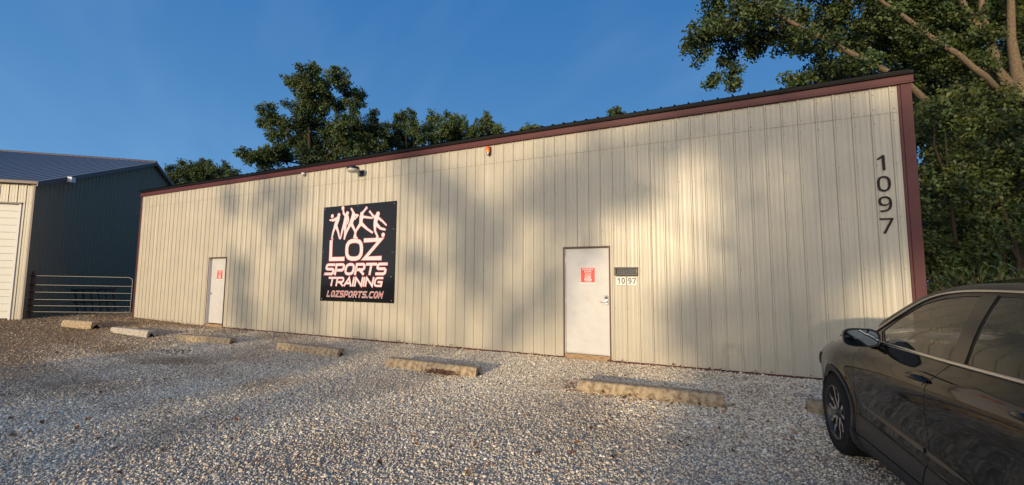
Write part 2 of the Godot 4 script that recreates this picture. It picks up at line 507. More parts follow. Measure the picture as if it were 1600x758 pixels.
func build_hall() -> void:
	var b := thing("metal_building", "long beige ribbed metal building with dark red trim and black roof", "building")
	# ribbed siding, sheet by sheet, cut round the two doors
	var gaps := [[6.585, 7.49], [-4.935, -4.05]]
	var sheets := []
	for v in 4: sheets.append(rib_sheet(-0.024, 4 * RIB - 0.024, 0.0, 3.922, 3.922, 0.017, 0.0, 31 + v))
	var upper := []
	for v in 3: upper.append(rib_sheet(-0.024, 4 * RIB - 0.024, 3.9265, EAVE, EAVE, 0.017, 0.003, 51 + v))
	for k in 23:
		var x0 := WALL_L + 4 * RIB * k
		var lo := x0 - 0.024
		var hi := lo + 4 * RIB
		var cut := []
		for g in gaps:
			if g[1] > lo and g[0] < hi: cut = g
		if cut.is_empty():
			put(sheets[rng.randi() % 4], "siding_panel", M.siding, b, Vector3(x0, 0, 0))
		else:
			var a0: float = maxf(lo, cut[0])
			var a1: float = minf(hi, cut[1])
			if a0 > lo: put(rib_sheet(lo, a0, 0.0, 3.922, 3.922, 0.017, 0.0, 71 + k), "siding_panel", M.siding, b)
			put(rib_sheet(a0, a1, 2.082, 3.922, 3.922, 0.017, 0.0, 81 + k), "siding_panel", M.siding, b)
			if a1 < hi: put(rib_sheet(a1, hi, 0.0, 3.922, 3.922, 0.017, 0.0, 91 + k), "siding_panel", M.siding, b)
		put(upper[rng.randi() % 3], "siding_panel", M.siding, b, Vector3(x0, 0, 0))
	# solid body behind the sheets, open behind the doors only by their reveals
	var body := st_new()
	var x_prev := WALL_L
	for g in [gaps[1], gaps[0]]:
		add_box(body, Vector3(x_prev, -0.3, -0.16), Vector3(g[0], EAVE, -0.012))
		add_box(body, Vector3(g[0], 2.082, -0.16), Vector3(g[1], EAVE, -0.012))
		x_prev = g[1]
	add_box(body, Vector3(x_prev, -0.3, -0.16), Vector3(WALL_R - 0.01, EAVE, -0.012))
	put(fin(body), "wall_core", M.sill_wood, b)
	var rest := st_new()
	add_box(rest, Vector3(WALL_R - 0.12, -0.3, -DEPTH), Vector3(WALL_R - 0.01, EAVE, -0.162))
	put(fin(rest), "end_wall", M.siding, b)
	rest = st_new()
	add_box(rest, Vector3(WALL_L + 0.01, -0.3, -DEPTH), Vector3(WALL_L + 0.12, EAVE, -0.162))
	put(fin(rest), "end_wall", M.siding, b)
	put(box(Vector3(WALL_L + 0.13, -0.3, -DEPTH), Vector3(WALL_R - 0.13, EAVE, -DEPTH + 0.1)), "back_wall", M.siding, b)
	put(box(Vector3(WALL_L + 0.13, -0.31, -DEPTH + 0.11), Vector3(WALL_R - 0.13, -0.02, -0.17)), "floor_slab", M.stop_concrete, b)
	for s in [[WALL_L + 0.011, -1.0], [WALL_R - 0.011, 1.0]]:
		var gable := PackedVector2Array([Vector2(-0.02, EAVE), Vector2(-DEPTH, EAVE), Vector2(-DEPTH / 2, EAVE + 1.62)])
		put(prism(gable, Vector3(0, 0, 1), Vector3.UP, Vector3(s[0] - s[1] * 0.06, 0.001, 0), Vector3(s[0], 0.001, 0)), "gable", M.siding, b)
	put(box(Vector3(WALL_L - 0.01, -0.045, -0.01), Vector3(gaps[1][0], 0.006, 0.004)), "base_trim", M.trim_red, b)
	put(box(Vector3(gaps[1][1], -0.045, -0.01), Vector3(gaps[0][0], 0.006, 0.004)), "base_trim", M.trim_red, b)
	put(box(Vector3(gaps[0][1], -0.045, -0.01), Vector3(WALL_R, 0.006, 0.004)), "base_trim", M.trim_red, b)
	# corner trims: a wide face with a folded lip
	var st := st_new()
	add_box(st, Vector3(11.775, -0.04, 0.019), Vector3(11.90, EAVE, 0.030), 0.003)
	add_box(st, Vector3(11.742, -0.04, 0.0), Vector3(11.773, EAVE, 0.022), 0.002)
	add_box(st, Vector3(11.889, -0.04, -0.15), Vector3(11.901, EAVE, 0.018), 0.002)
	put(fin(st), "corner_trim", M.trim_red, b)
	st = st_new()
	add_box(st, Vector3(-9.21, -0.04, 0.019), Vector3(-9.13, EAVE, 0.030), 0.003)
	add_box(st, Vector3(-9.211, -0.04, -0.15), Vector3(-9.199, EAVE, 0.018), 0.002)
	put(fin(st), "corner_trim", M.trim_red, b)
	# eave: red fascia under the black sheet roof
	st = st_new()
	add_box(st, Vector3(-9.24, 4.325, 0.022), Vector3(11.925, 4.355, 0.062), 0.004)
	add_box(st, Vector3(-9.24, 4.357, 0.022), Vector3(11.925, 4.448, 0.050), 0.004)
	put(fin(st), "fascia", M.trim_red, b)
	put(box(Vector3(-9.235, 4.45, 0.0), Vector3(11.92, 4.505, 0.085), 0.003), "eave_closure", M.roof_black, b)
	var slope := atan(0.24)
	var run := (DEPTH / 2 + 0.12) / cos(slope)
	var roof := rib_sheet(-0.024, 4 * RIB - 0.024, 0.0, run, run, 0.024, 0.0)
	var under := box(Vector3(-0.024, 0.01, -0.05), Vector3(4 * RIB - 0.024, run, -0.004))
	for k in 23:
		# the sheet lies along its own y; lay it back over the slope
		var p := put(roof, "roof_panel", M.roof_black, b, Vector3(WALL_L + 4 * RIB * k, 4.512, 0.115), Vector3(-PI / 2 + slope, 0, 0))
		put(under, "purlin_board", M.roof_black, p)
		put(roof, "roof_panel", M.roof_black, b, Vector3(WALL_L + 4 * RIB * k + 4 * RIB - 0.048, 4.512, -DEPTH - 0.115), Vector3(-PI / 2 + slope, PI, 0))
	# screws along the girts
	st = st_new()
	for y in [0.22, 0.94, 1.63, 2.38, 3.17, 3.80, 3.99, 4.24]:
		var n := -39
		while n <= 51:
			var x := n * RIB + 0.031 + rng.randf_range(-0.004, 0.004)
			var inside := false
			for g in gaps:
				if x > g[0] - 0.03 and x < g[1] + 0.03 and y < 2.12: inside = true
			if x > 11.73 or (x > -0.05 and x < 2.47 and y > 0.85 and y < 3.35): inside = true
			if not inside:
				var z := 0.0035 if y < 3.9 else 0.0075
				var c := Vector3(x, y + rng.randf_range(-0.012, 0.012), z)
				for i in 6:
					var a := TAU * i / 6.0
					var a2 := TAU * (i + 1) / 6.0
					var o0 := Vector3(cos(a), sin(a), 0) * 0.009
					var o1 := Vector3(cos(a2), sin(a2), 0) * 0.009
					quad(st, c + o0 * 1.35 - Vector3(0, 0, 0.004), c + o1 * 1.35 - Vector3(0, 0, 0.004), c + o1 * 0.7 + Vector3(0, 0, 0.006), c + o0 * 0.7 + Vector3(0, 0, 0.006))
					tri(st, c + Vector3(0, 0, 0.006), c + o0 * 0.7 + Vector3(0, 0, 0.006), c + o1 * 0.7 + Vector3(0, 0, 0.006))
			n += 1
	tag(put(fin(st), "screw_rows", M.screw, b), "", "", "", "stuff")
	build_door(b, gaps[0][0], gaps[0][1], true)
	build_door(b, gaps[1][0], gaps[1][1], false)

func build_door(b: Node3D, x0: float, x1: float, main: bool) -> void:
	var d := Node3D.new()
	d.name = "door"
	b.add_child(d, true)
	var st := st_new()
	add_box(st, Vector3(x0 - 0.002, 0.0, -0.07), Vector3(x0 + 0.022, 2.08, 0.023), 0.002)
	add_box(st, Vector3(x1 - 0.022, 0.0, -0.07), Vector3(x1 + 0.002, 2.08, 0.023), 0.002)
	add_box(st, Vector3(x0 - 0.002, 2.058, -0.07), Vector3(x1 + 0.002, 2.086, 0.024), 0.002)
	put(fin(st), "frame", M.door_frame, d)
	var deep := -0.030 if main else -0.062
	st = st_new()
	add_box(st, Vector3(x0 + 0.0225, 0.066, deep - 0.02), Vector3(x0 + 0.036, 2.057, deep + 0.026 if main else 0.012))
	add_box(st, Vector3(x1 - 0.036, 0.066, deep - 0.02), Vector3(x1 - 0.0225, 2.057, deep + 0.026 if main else 0.012))
	put(fin(st), "jamb", M.jamb, d)
	var slab := put(box(Vector3(x0 + 0.039, 0.085, deep - 0.045), Vector3(x1 - 0.039, 2.052, deep), 0.002), "slab", M.door_white, d)
	for y in [0.30, 1.05, 1.84]:
		var hx := x0 + 0.037 if main else x1 - 0.037
		put(tube([Vector3(hx, y - 0.05, deep + 0.006), Vector3(hx, y + 0.05, deep + 0.006)], [0.007, 0.007], 8), "hinge", M.steel, d)
	if main:
		put(box(Vector3(x0 + 0.04, 0.072, deep - 0.044), Vector3(x1 - 0.04, 0.083, deep + 0.004)), "door_sweep", M.steel, d)
	put(box(Vector3(x0 + 0.023, -0.10, -0.09), Vector3(x1 - 0.023, 0.064, 0.010), 0.004), "threshold", M.sill_wood, d)
	var lock := st_new()
	if main:
		var c := Vector3(x1 - 0.085, 1.085, deep)
		add_box(lock, c + Vector3(-0.034, -0.085, 0.001), c + Vector3(0.034, 0.085, 0.022), 0.01)
		add_lathe(lock, [Vector2(0.0, 0.06), Vector2(0.02, 0.06), Vector2(0.024, 0.05), Vector2(0.024, 0.02)], c + Vector3(0, -0.03, 0), Vector3(0, 0, 1), 16)
		add_tube(lock, [c + Vector3(0, -0.03, 0.055), c + Vector3(-0.05, -0.032, 0.062), c + Vector3(-0.11, -0.034, 0.058)], [0.010, 0.010, 0.008], 8)
		put(fin(lock), "lever_lock", M.steel, d)
		put(box(c + Vector3(-0.022, 0.012, 0.0225), c + Vector3(0.022, 0.07, 0.026), 0.002), "keypad", M.black_paint, d)
	else:
		var c := Vector3(x0 + 0.10, 0.98, deep)
		add_lathe(lock, [Vector2(0.036, 0.0), Vector2(0.034, 0.008), Vector2(0.014, 0.01), Vector2(0.012, 0.035), Vector2(0.026, 0.045), Vector2(0.028, 0.06), Vector2(0.018, 0.072), Vector2(0.0, 0.074)], c, Vector3(0, 0, 1), 20)
		put(fin(lock), "knob", M.steel, d)

# ---------------------------------------------------------------- what hangs on the wall
func build_notice(called: String, label: String, at: Vector3, w: float, h: float, words: bool) -> void:
	var t := thing(called, label, "notice", at, 0.0)
	put(box(Vector3(0, 0, 0.0), Vector3(w, h, 0.0025)), "sheet", M.number_white, t)
	put(box(Vector3(0.006, h * 0.075, 0.0027), Vector3(w - 0.006, h - 0.006, 0.0033)), "red_panel", M.notice_red, t)
	var a := put(text_mesh("ENTRANCE", h * 0.105, 0.001, true), "lettering", M.number_white, t, Vector3(w / 2, h * 0.885, 0.0042))
	a.scale.x = 0.92
	put(text_mesh("DOOR", h * 0.115, 0.001, true), "lettering", M.number_white, t, Vector3(w / 2, h * 0.745, 0.0042))
	# the club's mark, small: jumping figures over the name
	var f := st_new()
	var r := st_new()
	for i in 5:
		var x := w * (0.33 + 0.085 * i)
		add_limb(f, Vector2(x, h * 0.50), Vector2(x + w * 0.02, h * 0.60), w * 0.018, w * 0.018, 0.0040 + i * 0.0001)
		add_limb(f, Vector2(x - w * 0.02, h * 0.46), Vector2(x, h * 0.50), w * 0.012, w * 0.014, 0.0046 + i * 0.0001)
		add_limb(f, Vector2(x + w * 0.02, h * 0.60), Vector2(x + w * 0.05, h * 0.645), w * 0.01, w * 0.01, 0.0051 + i * 0.0001)
	add_words(f, r, "LOZ", w * 0.29, w * 0.72, h * 0.32, h * 0.455, h * 0.018, h * 0.004, 0.0, w * 0.03, 0.0038)
	add_words(f, r, "SPORTS", w * 0.25, w * 0.77, h * 0.225, h * 0.30, h * 0.012, h * 0.003, 0.2, w * 0.018, 0.0038)
	add_words(f, r, "TRAINING", w * 0.27, w * 0.75, h * 0.135, h * 0.205, h * 0.010, h * 0.003, 0.2, w * 0.015, 0.0038)
	put(fin(f), "emblem", M.number_white, t)

const FIGURES := [
	# volleyball player, server, striker, thrower, footballer: limbs as x0, y0, x1, y1, r0, r1 in picture units
	[[165,155,165,155,10,10],[208,148,208,148,10,10],[205,164,196,190,11,12],[196,190,187,215,12,11],[200,166,172,178,6,5],[172,178,150,181,5,4],[196,174,168,184,5,5],[187,215,172,255,9,6],[172,255,163,297,6,4],[190,214,206,258,9,6],[206,258,214,296,6,4],[163,297,170,299,4,3]],
	[[234,104,234,104,10,10],[236,112,239,138,5,6],[239,138,252,152,6,7],[263,137,263,137,10,10],[257,156,252,182,13,12],[252,182,246,207,12,11],[266,158,271,184,6,5],[271,184,263,204,5,4],[243,207,231,250,8,6],[231,250,221,296,6,4],[251,207,250,252,9,6],[250,252,246,298,6,5]],
	[[288,108,306,142,5,6],[301,140,301,140,10,10],[302,152,293,182,13,12],[293,182,285,206,12,11],[308,148,329,150,6,5],[329,150,311,174,5,4],[281,206,259,254,9,6],[259,254,245,298,6,5],[291,206,312,248,9,6],[312,248,318,291,6,5],[318,291,328,293,4,3]],
	[[381,104,381,104,7,7],[380,106,356,137,5,6],[354,141,354,141,11,11],[352,156,349,184,13,11],[349,184,348,206,11,11],[361,160,398,165,6,5],[398,165,417,168,5,4],[345,206,320,246,9,6],[320,246,307,290,6,5],[355,206,386,236,9,6],[386,236,418,259,6,5],[307,290,318,294,4,3]],
	[[402,128,402,128,6,6],[402,128,426,160,4,6],[426,160,440,164,6,8],[450,143,450,143,12,12],[441,162,437,188,13,12],[437,188,435,211,12,11],[449,164,479,190,7,5],[479,190,499,213,5,4],[433,211,434,250,9,6],[434,250,451,287,6,5],[444,210,466,234,9,6],[466,234,492,241,6,5],[482,275,482,275,11,11],[451,287,442,291,4,3]],
]

func build_sign() -> void:
	var t := thing("wall_sign", "square black sign with white and red sports lettering on the metal wall", "sign", Vector3(-0.0, 0.885, 0.024))
	var w := 2.425
	var h := 2.425
	# two sheets, one above the other, a little bowed between their screws
	for s in 2:
		var st := st_new()
		var y0 := 0.0 if s == 0 else 1.214
		var y1 := 1.2115 if s == 0 else h
		var nz := FastNoiseLite.new()
		nz.seed = 90 + s
		nz.frequency = 0.8
		var nx := 16
		var ny := 8
		st.set_smooth_group(1)
		for i in nx:
			for j in ny:
				var q := []
				for k in [[0, 0], [1, 0], [1, 1], [0, 1]]:
					var x: float = w * (i + k[0]) / nx
					var y: float = lerpf(y0, y1, float(j + k[1]) / ny)
					q.append(Vector3(x, y, 0.0035 * nz.get_noise_2d(x * 1.6, y * 2.2) - 0.0005))
				quad(st, q[0], q[1], q[2], q[3])
		st.set_smooth_group(-1)
		add_box(st, Vector3(0, y0, -0.009), Vector3(w, y1, -0.0045))
		put(fin(st), "sign_sheet", M.sign_black, t)
	var fill := st_new()
	var rim := st_new()
	var z := 0.0045
	add_words(fill, rim, "LOZ", w * 0.112, w * 0.835, h * 0.418, h * 0.642, 0.050, 0.011, 0.0, 0.115, z)
	add_words(fill, rim, "SPORTS", w * 0.052, w * 0.915, h * 0.270, h * 0.393, 0.032, 0.010, 0.22, 0.082, z)
	add_words(fill, rim, "TRAINING", w * 0.105, w * 0.865, h * 0.155, h * 0.252, 0.024, 0.0085, 0.22, 0.066, z)
	put(fin(fill), "lettering", M.sign_white, t)
	put(fin(rim), "lettering_edge", M.sign_red, t)
	fill = st_new()
	rim = st_new()
	add_words(fill, rim, "LOZSPORTS.COM", w * 0.10, w * 0.87, h * 0.046, h * 0.106, 0.0085, 0.0085, 0.30, 0.055, z)
	put(fin(fill), "web_address", M.sign_red, t)
	put(fin(rim), "web_address_edge", M.sign_white, t)
	for i in FIGURES.size():
		fill = st_new()
		rim = st_new()
		var k := 0
		for l in FIGURES[i]:
			var a := sign_point(l[0], l[1])
			var b := sign_point(l[2], l[3])
			add_limb(fill, a, b, l[4] * 0.0049, l[5] * 0.0049, z + 0.0016 + 0.00008 * k + 0.001 * (i % 2))
			add_limb(rim, a, b, l[4] * 0.0049 + 0.009, l[5] * 0.0049 + 0.009, z + 0.00008 * k - 0.0002 * (i % 2))
			k += 1
		var fig := put(fin(fill), "player_figure", M.sign_white, t)
		put(fin(rim), "figure_edge", M.sign_red, fig)
	for q in [[0.06, 0.05], [2.36, 0.06], [0.05, 2.37], [2.36, 2.36], [0.05, 1.25], [2.34, 1.19], [0.1, 0.66], [2.33, 0.62], [2.36, 1.75], [1.2, 2.38], [1.2, 0.03]]:
		put(lathe([Vector2(0.012, 0.0), Vector2(0.010, 0.006), Vector2(0.0, 0.008)], Vector3(q[0], q[1], 0.001), Vector3(0, 0, 1), 8), "screw", M.steel, t)

# picture units of the sign (its four corners as measured) to metres on it
func sign_point(x: float, y: float) -> Vector2:
	var u := (x - 100.0) / 452.0
	for i in 4:
		var v0 := lerpf(683.0, 697.0, u)
		var v1 := lerpf(100.0, 60.0, u)
		var v := (v0 - y) / (v0 - v1)
		var l := lerpf(88.0, 107.0, v)
		var r := lerpf(545.0, 555.0, v)
		u = (x - l) / (r - l)
	var b := lerpf(683.0, 697.0, u)
	var tp := lerpf(100.0, 60.0, u)
	return Vector2(u * 2.425, (b - y) / (b - tp) * 2.425)

func build_wall_fittings() -> void:
	build_notice("door_notice", "red and white entrance notice on the white door beside the black box", Vector3(6.917, 1.383, -0.0285), 0.282, 0.306, true)
	build_notice("door_notice", "small red notice on the white door near the pipe gate", Vector3(-4.60, 1.40, -0.0605), 0.27, 0.30, true)
	# big house number down the corner
	var n := thing("house_number", "large dark house number 1097 running down the wall by the corner", "number", Vector3(11.515, 2.2, 0.0205))
	var ys := [0.985, 0.675, 0.375, 0.055]
	for i in 4:
		var d := put(text_mesh("1097"[i], 0.222, 0.006), "digit", M.number_black, n, Vector3(0, ys[i], 0))
		d.scale.x = 1.12
	# black box with a glass front, and the number plates under it
	var b := thing("wall_box", "black glass fronted box on the wall beside the white door", "box", Vector3(7.585, 1.535, 0.018))
	var st := st_new()
	add_box(st, Vector3(0, 0, 0), Vector3(0.41, 0.15, 0.012))
	add_box(st, Vector3(0, 0, 0.012), Vector3(0.41, 0.028, 0.075), 0.006)
	add_box(st, Vector3(0, 0.122, 0.012), Vector3(0.41, 0.15, 0.085), 0.006)
	add_box(st, Vector3(0, 0.028, 0.012), Vector3(0.03, 0.122, 0.075), 0.004)
	add_box(st, Vector3(0.38, 0.028, 0.012), Vector3(0.41, 0.122, 0.075), 0.004)
	put(fin(st), "case", M.black_paint, b)
	put(box(Vector3(0.031, 0.029, 0.058), Vector3(0.379, 0.121, 0.061)), "glass", M.box_glass, b)
	st = st_new()
	for i in 4: add_box(st, Vector3(0.07 + 0.07 * i, 0.030, 0.022 + 0.004 * i), Vector3(0.125 + 0.07 * i, 0.06 + 0.012 * (i % 2), 0.026 + 0.004 * i))
	put(fin(st), "papers", M.paper, b)
	for i in 2:
		var p := thing("number_plate", ["white plate with digits one and zero below the black box next to the door", "white plate with digits nine and seven below the black box"][i], "plate", Vector3(7.605 + 0.195 * i, 1.365, 0.019))
		put(box(Vector3.ZERO, Vector3(0.165, 0.145, 0.002)), "plate", M.number_white, p)
		for k in 2:
			var g := put(text_mesh(["10", "97"][i][k], 0.105, 0.0015, true), "digit", M.black_paint, p, Vector3(0.045 + 0.076 * k, 0.0725, 0.0028))
			g.scale.x = 0.85
	# barn lamp on an arm
	var l := thing("barn_lamp", "black dusk to dawn lamp on a short arm high on the wall", "lamp", Vector3(1.28, 4.10, 0.018))
	put(box(Vector3(-0.06, -0.07, 0), Vector3(0.06, 0.07, 0.02), 0.004), "bracket", M.black_paint, l)
	put(tube([Vector3(0, 0, 0.02), Vector3(0, 0.03, 0.09), Vector3(0, 0.045, 0.16)], [0.022, 0.022, 0.022], 10), "arm", M.black_paint, l)
	put(lathe([Vector2(0.0, 0.075), Vector2(0.08, 0.07), Vector2(0.135, 0.05), Vector2(0.15, 0.02), Vector2(0.155, 0.0), Vector2(0.14, -0.006), Vector2(0.0, -0.006)], Vector3(0, 0.035, 0.29), Vector3.UP, 28), "housing", M.black_paint, l)
	put(lathe([Vector2(0.139, -0.008), Vector2(0.137, -0.05), Vector2(0.12, -0.075), Vector2(0.06, -0.085), Vector2(0.0, -0.086)], Vector3(0, 0.035, 0.29), Vector3.UP, 28), "lens", M.lens_clear, l)
	# dome camera under the eave
	var c := thing("dome_camera", "small white dome camera under the red eave trim", "camera", Vector3(-0.80, 4.27, 0.062))
	put(lathe([Vector2(0.0, 0.04), Vector2(0.05, 0.04), Vector2(0.055, 0.0), Vector2(0.05, -0.005)], Vector3(0, 0, 0), Vector3.UP, 20), "base", M.plastic_white, c)
	put(lathe([Vector2(0.046, -0.005), Vector2(0.042, -0.03), Vector2(0.02, -0.046), Vector2(0.0, -0.05)], Vector3(0, 0, 0), Vector3.UP, 20), "dome", M.lens_clear, c)
	put(box(Vector3(-0.03, -0.01, -0.04), Vector3(0.03, 0.03, -0.02)), "foot", M.plastic_white, c)
	# orange beacon
	var o: Node3D = thing("warning_beacon", "small orange beacon with a dark cage under the red eave trim", "beacon", Vector3(4.93, 4.07, 0.02))
	o.scale = Vector3.ONE * 0.8
	o.position.y += 0.03
	put(box(Vector3(-0.045, 0.02, 0), Vector3(0.055, 0.24, 0.022), 0.004), "back_plate", M.rusty, o)
	put(lathe([Vector2(0.0, 0.24), Vector2(0.03, 0.235), Vector2(0.05, 0.20), Vector2(0.055, 0.15), Vector2(0.055, 0.125)], Vector3(0, 0, 0.075), Vector3.UP, 18), "cap", M.orange, o)
	put(lathe([Vector2(0.05, 0.124), Vector2(0.05, 0.07), Vector2(0.046, 0.065)], Vector3(0, 0, 0.075), Vector3.UP, 18), "lens", M.amber, o)
	put(lathe([Vector2(0.038, 0.064), Vector2(0.034, 0.03), Vector2(0.015, 0.0), Vector2(0.0, -0.005)], Vector3(0, 0, 0.075), Vector3.UP, 18), "bulb", M.plastic_white, o)
	st = st_new()
	for i in 4:
		var a := TAU * i / 4.0 + 0.4
		var e := Vector3(cos(a), 0, sin(a))
		add_tube(st, [Vector3(0, 0.07, 0.075) + e * 0.052, Vector3(0, 0.03, 0.075) + e * 0.046, Vector3(0, -0.012, 0.075) + e * 0.012], [0.006, 0.006, 0.006], 6)
	put(fin(st), "cage", M.black_paint, o)

# ---------------------------------------------------------------- the dark building to the left and its gate
func build_neighbour() -> void:
	var b := thing("workshop_building", "charcoal sided workshop with a beige front, white overhead door and blue grey roof", "building", Vector3(-11.68, 0.0, 1.96), deg_to_rad(43.0))
	var eave := 4.66
	var half := 7.65
	var rise := 2.66
	var long := 13.0
	# side wall in sheets under the gable
	var deep := 2.0 * half
	var step := 4 * RIB
	var n := int(ceil(deep / step))
	for k in n:
		var a0 := k * step
		var a1 := minf(deep, a0 + step)
		var parts := [[a0, a1]]
		if a0 < half and a1 > half: parts = [[a0, half], [half, a1]]
		for q in parts:
			var ta := eave + rise * (1.0 - absf(q[0] - half) / half)
			var tb := eave + rise * (1.0 - absf(q[1] - half) / half)
			put(rib_sheet(q[0], q[1], -0.1, ta, tb, 0.018), "siding_panel", M.charcoal_siding, b, Vector3(0, 0, 0), Vector3(0, PI / 2, 0))
	# front wall: beige sheets over the door, a post at the corner
	for k in 14:
		var x1 := -k * step - 0.02
		put(rib_sheet(x1 - step, x1, 3.96, eave - 0.01, eave - 0.01, 0.018), "siding_panel", M.siding, b, Vector3(0, 0, 0.006))
	put(rib_sheet(-0.36, -0.02, 0.0, 3.95, 3.95, 0.018), "siding_panel", M.siding, b, Vector3(0, 0, 0.006))
	put(rib_sheet(-long, -4.35, 0.0, 3.95, 3.95, 0.018), "siding_panel", M.siding, b, Vector3(0, 0, 0.006))
	put(box(Vector3(-long, -0.1, -0.2), Vector3(-4.35, eave - 0.05, -0.01)), "wall_core", M.siding, b)
	put(box(Vector3(-4.35, 3.97, -0.2), Vector3(-0.02, eave - 0.05, -0.01)), "lintel", M.siding, b)
	put(box(Vector3(-0.36, -0.1, -0.2), Vector3(-0.02, 3.965, -0.01)), "pier", M.siding, b)
	put(box(Vector3(-0.035, -0.06, 0.008), Vector3(0.025, eave - 0.01, 0.032), 0.004), "corner_trim", M.trim_brown, b)
	put(box(Vector3(-4.42, 3.90, 0.026), Vector3(-0.30, 3.955, 0.05), 0.004), "door_trim", M.trim_brown, b)
	put(box(Vector3(-0.365, -0.06, 0.0), Vector3(-0.30, 3.90, 0.034), 0.004), "door_jamb", M.jamb, b)
	var d := Node3D.new()
	d.name = "overhead_door"
	b.add_child(d, true)
	for k in 16:
		var y := 0.08 + 0.239 * k
		put(box(Vector3(-4.34, y, -0.10), Vector3(-0.37, y + 0.234, -0.055), 0.006), "door_slat", M.garage_white, d)
	put(box(Vector3(-long, -0.1, -deep), Vector3(-long + 0.1, eave, -0.21)), "end_wall", M.siding, b)
	put(box(Vector3(-long, -0.1, -deep - 0.1), Vector3(0, eave, -deep - 0.001)), "back_wall", M.siding, b)
	# roof: two slopes of blue grey sheets, trims at the verge
	var slope := atan(rise / half)
	var run := (half + 0.22) / cos(slope)
	var sheet := rib_sheet(-0.024, step - 0.024, 0.0, run, run, 0.022)
	for k in 15:
		var x := 0.18 - step * (k + 1) + 0.024
		put(sheet, "roof_panel", M.blue_roof, b, Vector3(x, eave + 0.09 - 0.22 * tan(slope), 0.22), Vector3(-PI / 2 + slope, 0, 0))
		put(sheet, "roof_panel", M.blue_roof, b, Vector3(x + step - 0.048, eave + 0.09 - 0.22 * tan(slope), -deep - 0.22), Vector3(-PI / 2 + slope, PI, 0))
	for s in [0, 1]:
		var prof := PackedVector2Array([Vector2(0.0, 0.0), Vector2(run, 0.0), Vector2(run, 0.16), Vector2(0.0, 0.16)])
		var dir := Vector3(0, sin(slope), -cos(slope)) if s == 0 else Vector3(0, sin(slope), cos(slope))
		var from := Vector3(0, eave - 0.075 - 0.22 * tan(slope), 0.22 if s == 0 else -deep - 0.22)
		put(prism(prof, dir, Vector3.UP, from + Vector3(0.155, 0, 0), from + Vector3(0.185, 0, 0)), "verge_trim", M.trim_brown, b)
		put(prism(PackedVector2Array([Vector2(0.0, 0.0), Vector2(run, 0.0), Vector2(run, 0.02), Vector2(0.0, 0.02)]), dir, Vector3.UP, from + Vector3(0.02, 0.02, 0), from + Vector3(0.152, 0.02, 0)), "soffit", M.charcoal_siding, b)
	put(box(Vector3(-long, eave - 0.07, 0.19), Vector3(0.152, eave + 0.03, 0.215), 0.004), "fascia", M.trim_brown, b)
	put(tube([Vector3(-long, eave + rise + 0.10, -half), Vector3(0.17, eave + rise + 0.10, -half)], [0.06, 0.06], 8), "ridge_cap", M.trim_brown, b)
	put(box(Vector3(0.19, eave + 0.30, -1.35), Vector3(0.34, eave + 0.50, -1.13), 0.01), "flood_light", M.plastic_white, b)
	# pipe gate between the two buildings
	var a := Vector3(-11.93, 0.0, 1.92)
	var e := Vector3(-9.30, 0.0, 0.04)
	var g := thing("pipe_gate", "galvanised six rail pipe gate closing the gap between the two buildings", "gate", a)
	var r := e - a
	var ys := [1.50, 1.19, 0.945, 0.70, 0.49, 0.285]
	for i in 6:
		if i == 0: continue
		put(tube([Vector3(0, ys[i], 0), r + Vector3(0, ys[i] - 0.05, 0)], [0.019, 0.019], 10), "rail", M.galvanised, g)
	var rr := r.normalized()
	put(tube([Vector3(0, 0.285, 0), Vector3(0, 1.38, 0), rr * 0.03 + Vector3(0, 1.46, 0), rr * 0.12 + Vector3(0, 1.50, 0), r - rr * 0.12 + Vector3(0, 1.45, 0), r - rr * 0.03 + Vector3(0, 1.41, 0), r + Vector3(0, 1.33, 0), r + Vector3(0, 0.235, 0)], [0.021, 0.021, 0.021, 0.021, 0.021, 0.021, 0.021, 0.021], 10), "frame", M.galvanised, g)
	var hp := thing("gate_post", "slim rusty post beside the charcoal wall carrying the pipe gate", "post", a + Vector3(0.09, 0, -0.16))
	put(tube([Vector3(0, -0.1, 0), Vector3(0, 1.62, 0)], [0.045, 0.045], 12), "pole", M.rusty, hp)
	put(lathe([Vector2(0.048, 0.0), Vector2(0.04, 0.025), Vector2(0.0, 0.035)], Vector3(0, 1.62, 0), Vector3.UP, 12), "cap", M.rusty, hp)
	# a dark rack of leaning boards behind the gate
	var f0 := at_depth(108, 484, 15.9)
	var f1 := at_depth(182, 482, 16.8)
	f0.y = 0.10
	f1.y = 0.10
	var k := thing("leaning_rack", "black slatted rack leaning against the charcoal wall behind the gate", "rack", f0)
	var along := f1 - f0
	var back := Vector3(-along.z, 0, along.x).normalized() * -0.25
	for i in 6:
		var q := along * (0.08 + 0.16 * i)
		put(tube([q + along * 0.10, q + back + Vector3(0, 0.86, 0)], [0.03, 0.03], 6), "slat", M.pallet, k)
	put(tube([back + Vector3(0, 0.88, 0), along * 0.96 + back + Vector3(0, 0.88, 0)], [0.04, 0.04], 6), "top_bar", M.pallet, k)
	put(tube([along * 0.05 + back * 0.5 + Vector3(0, 0.42, 0), along + back * 0.5 + Vector3(0, 0.42, 0)], [0.03, 0.03], 6), "cross_bar", M.pallet, k)

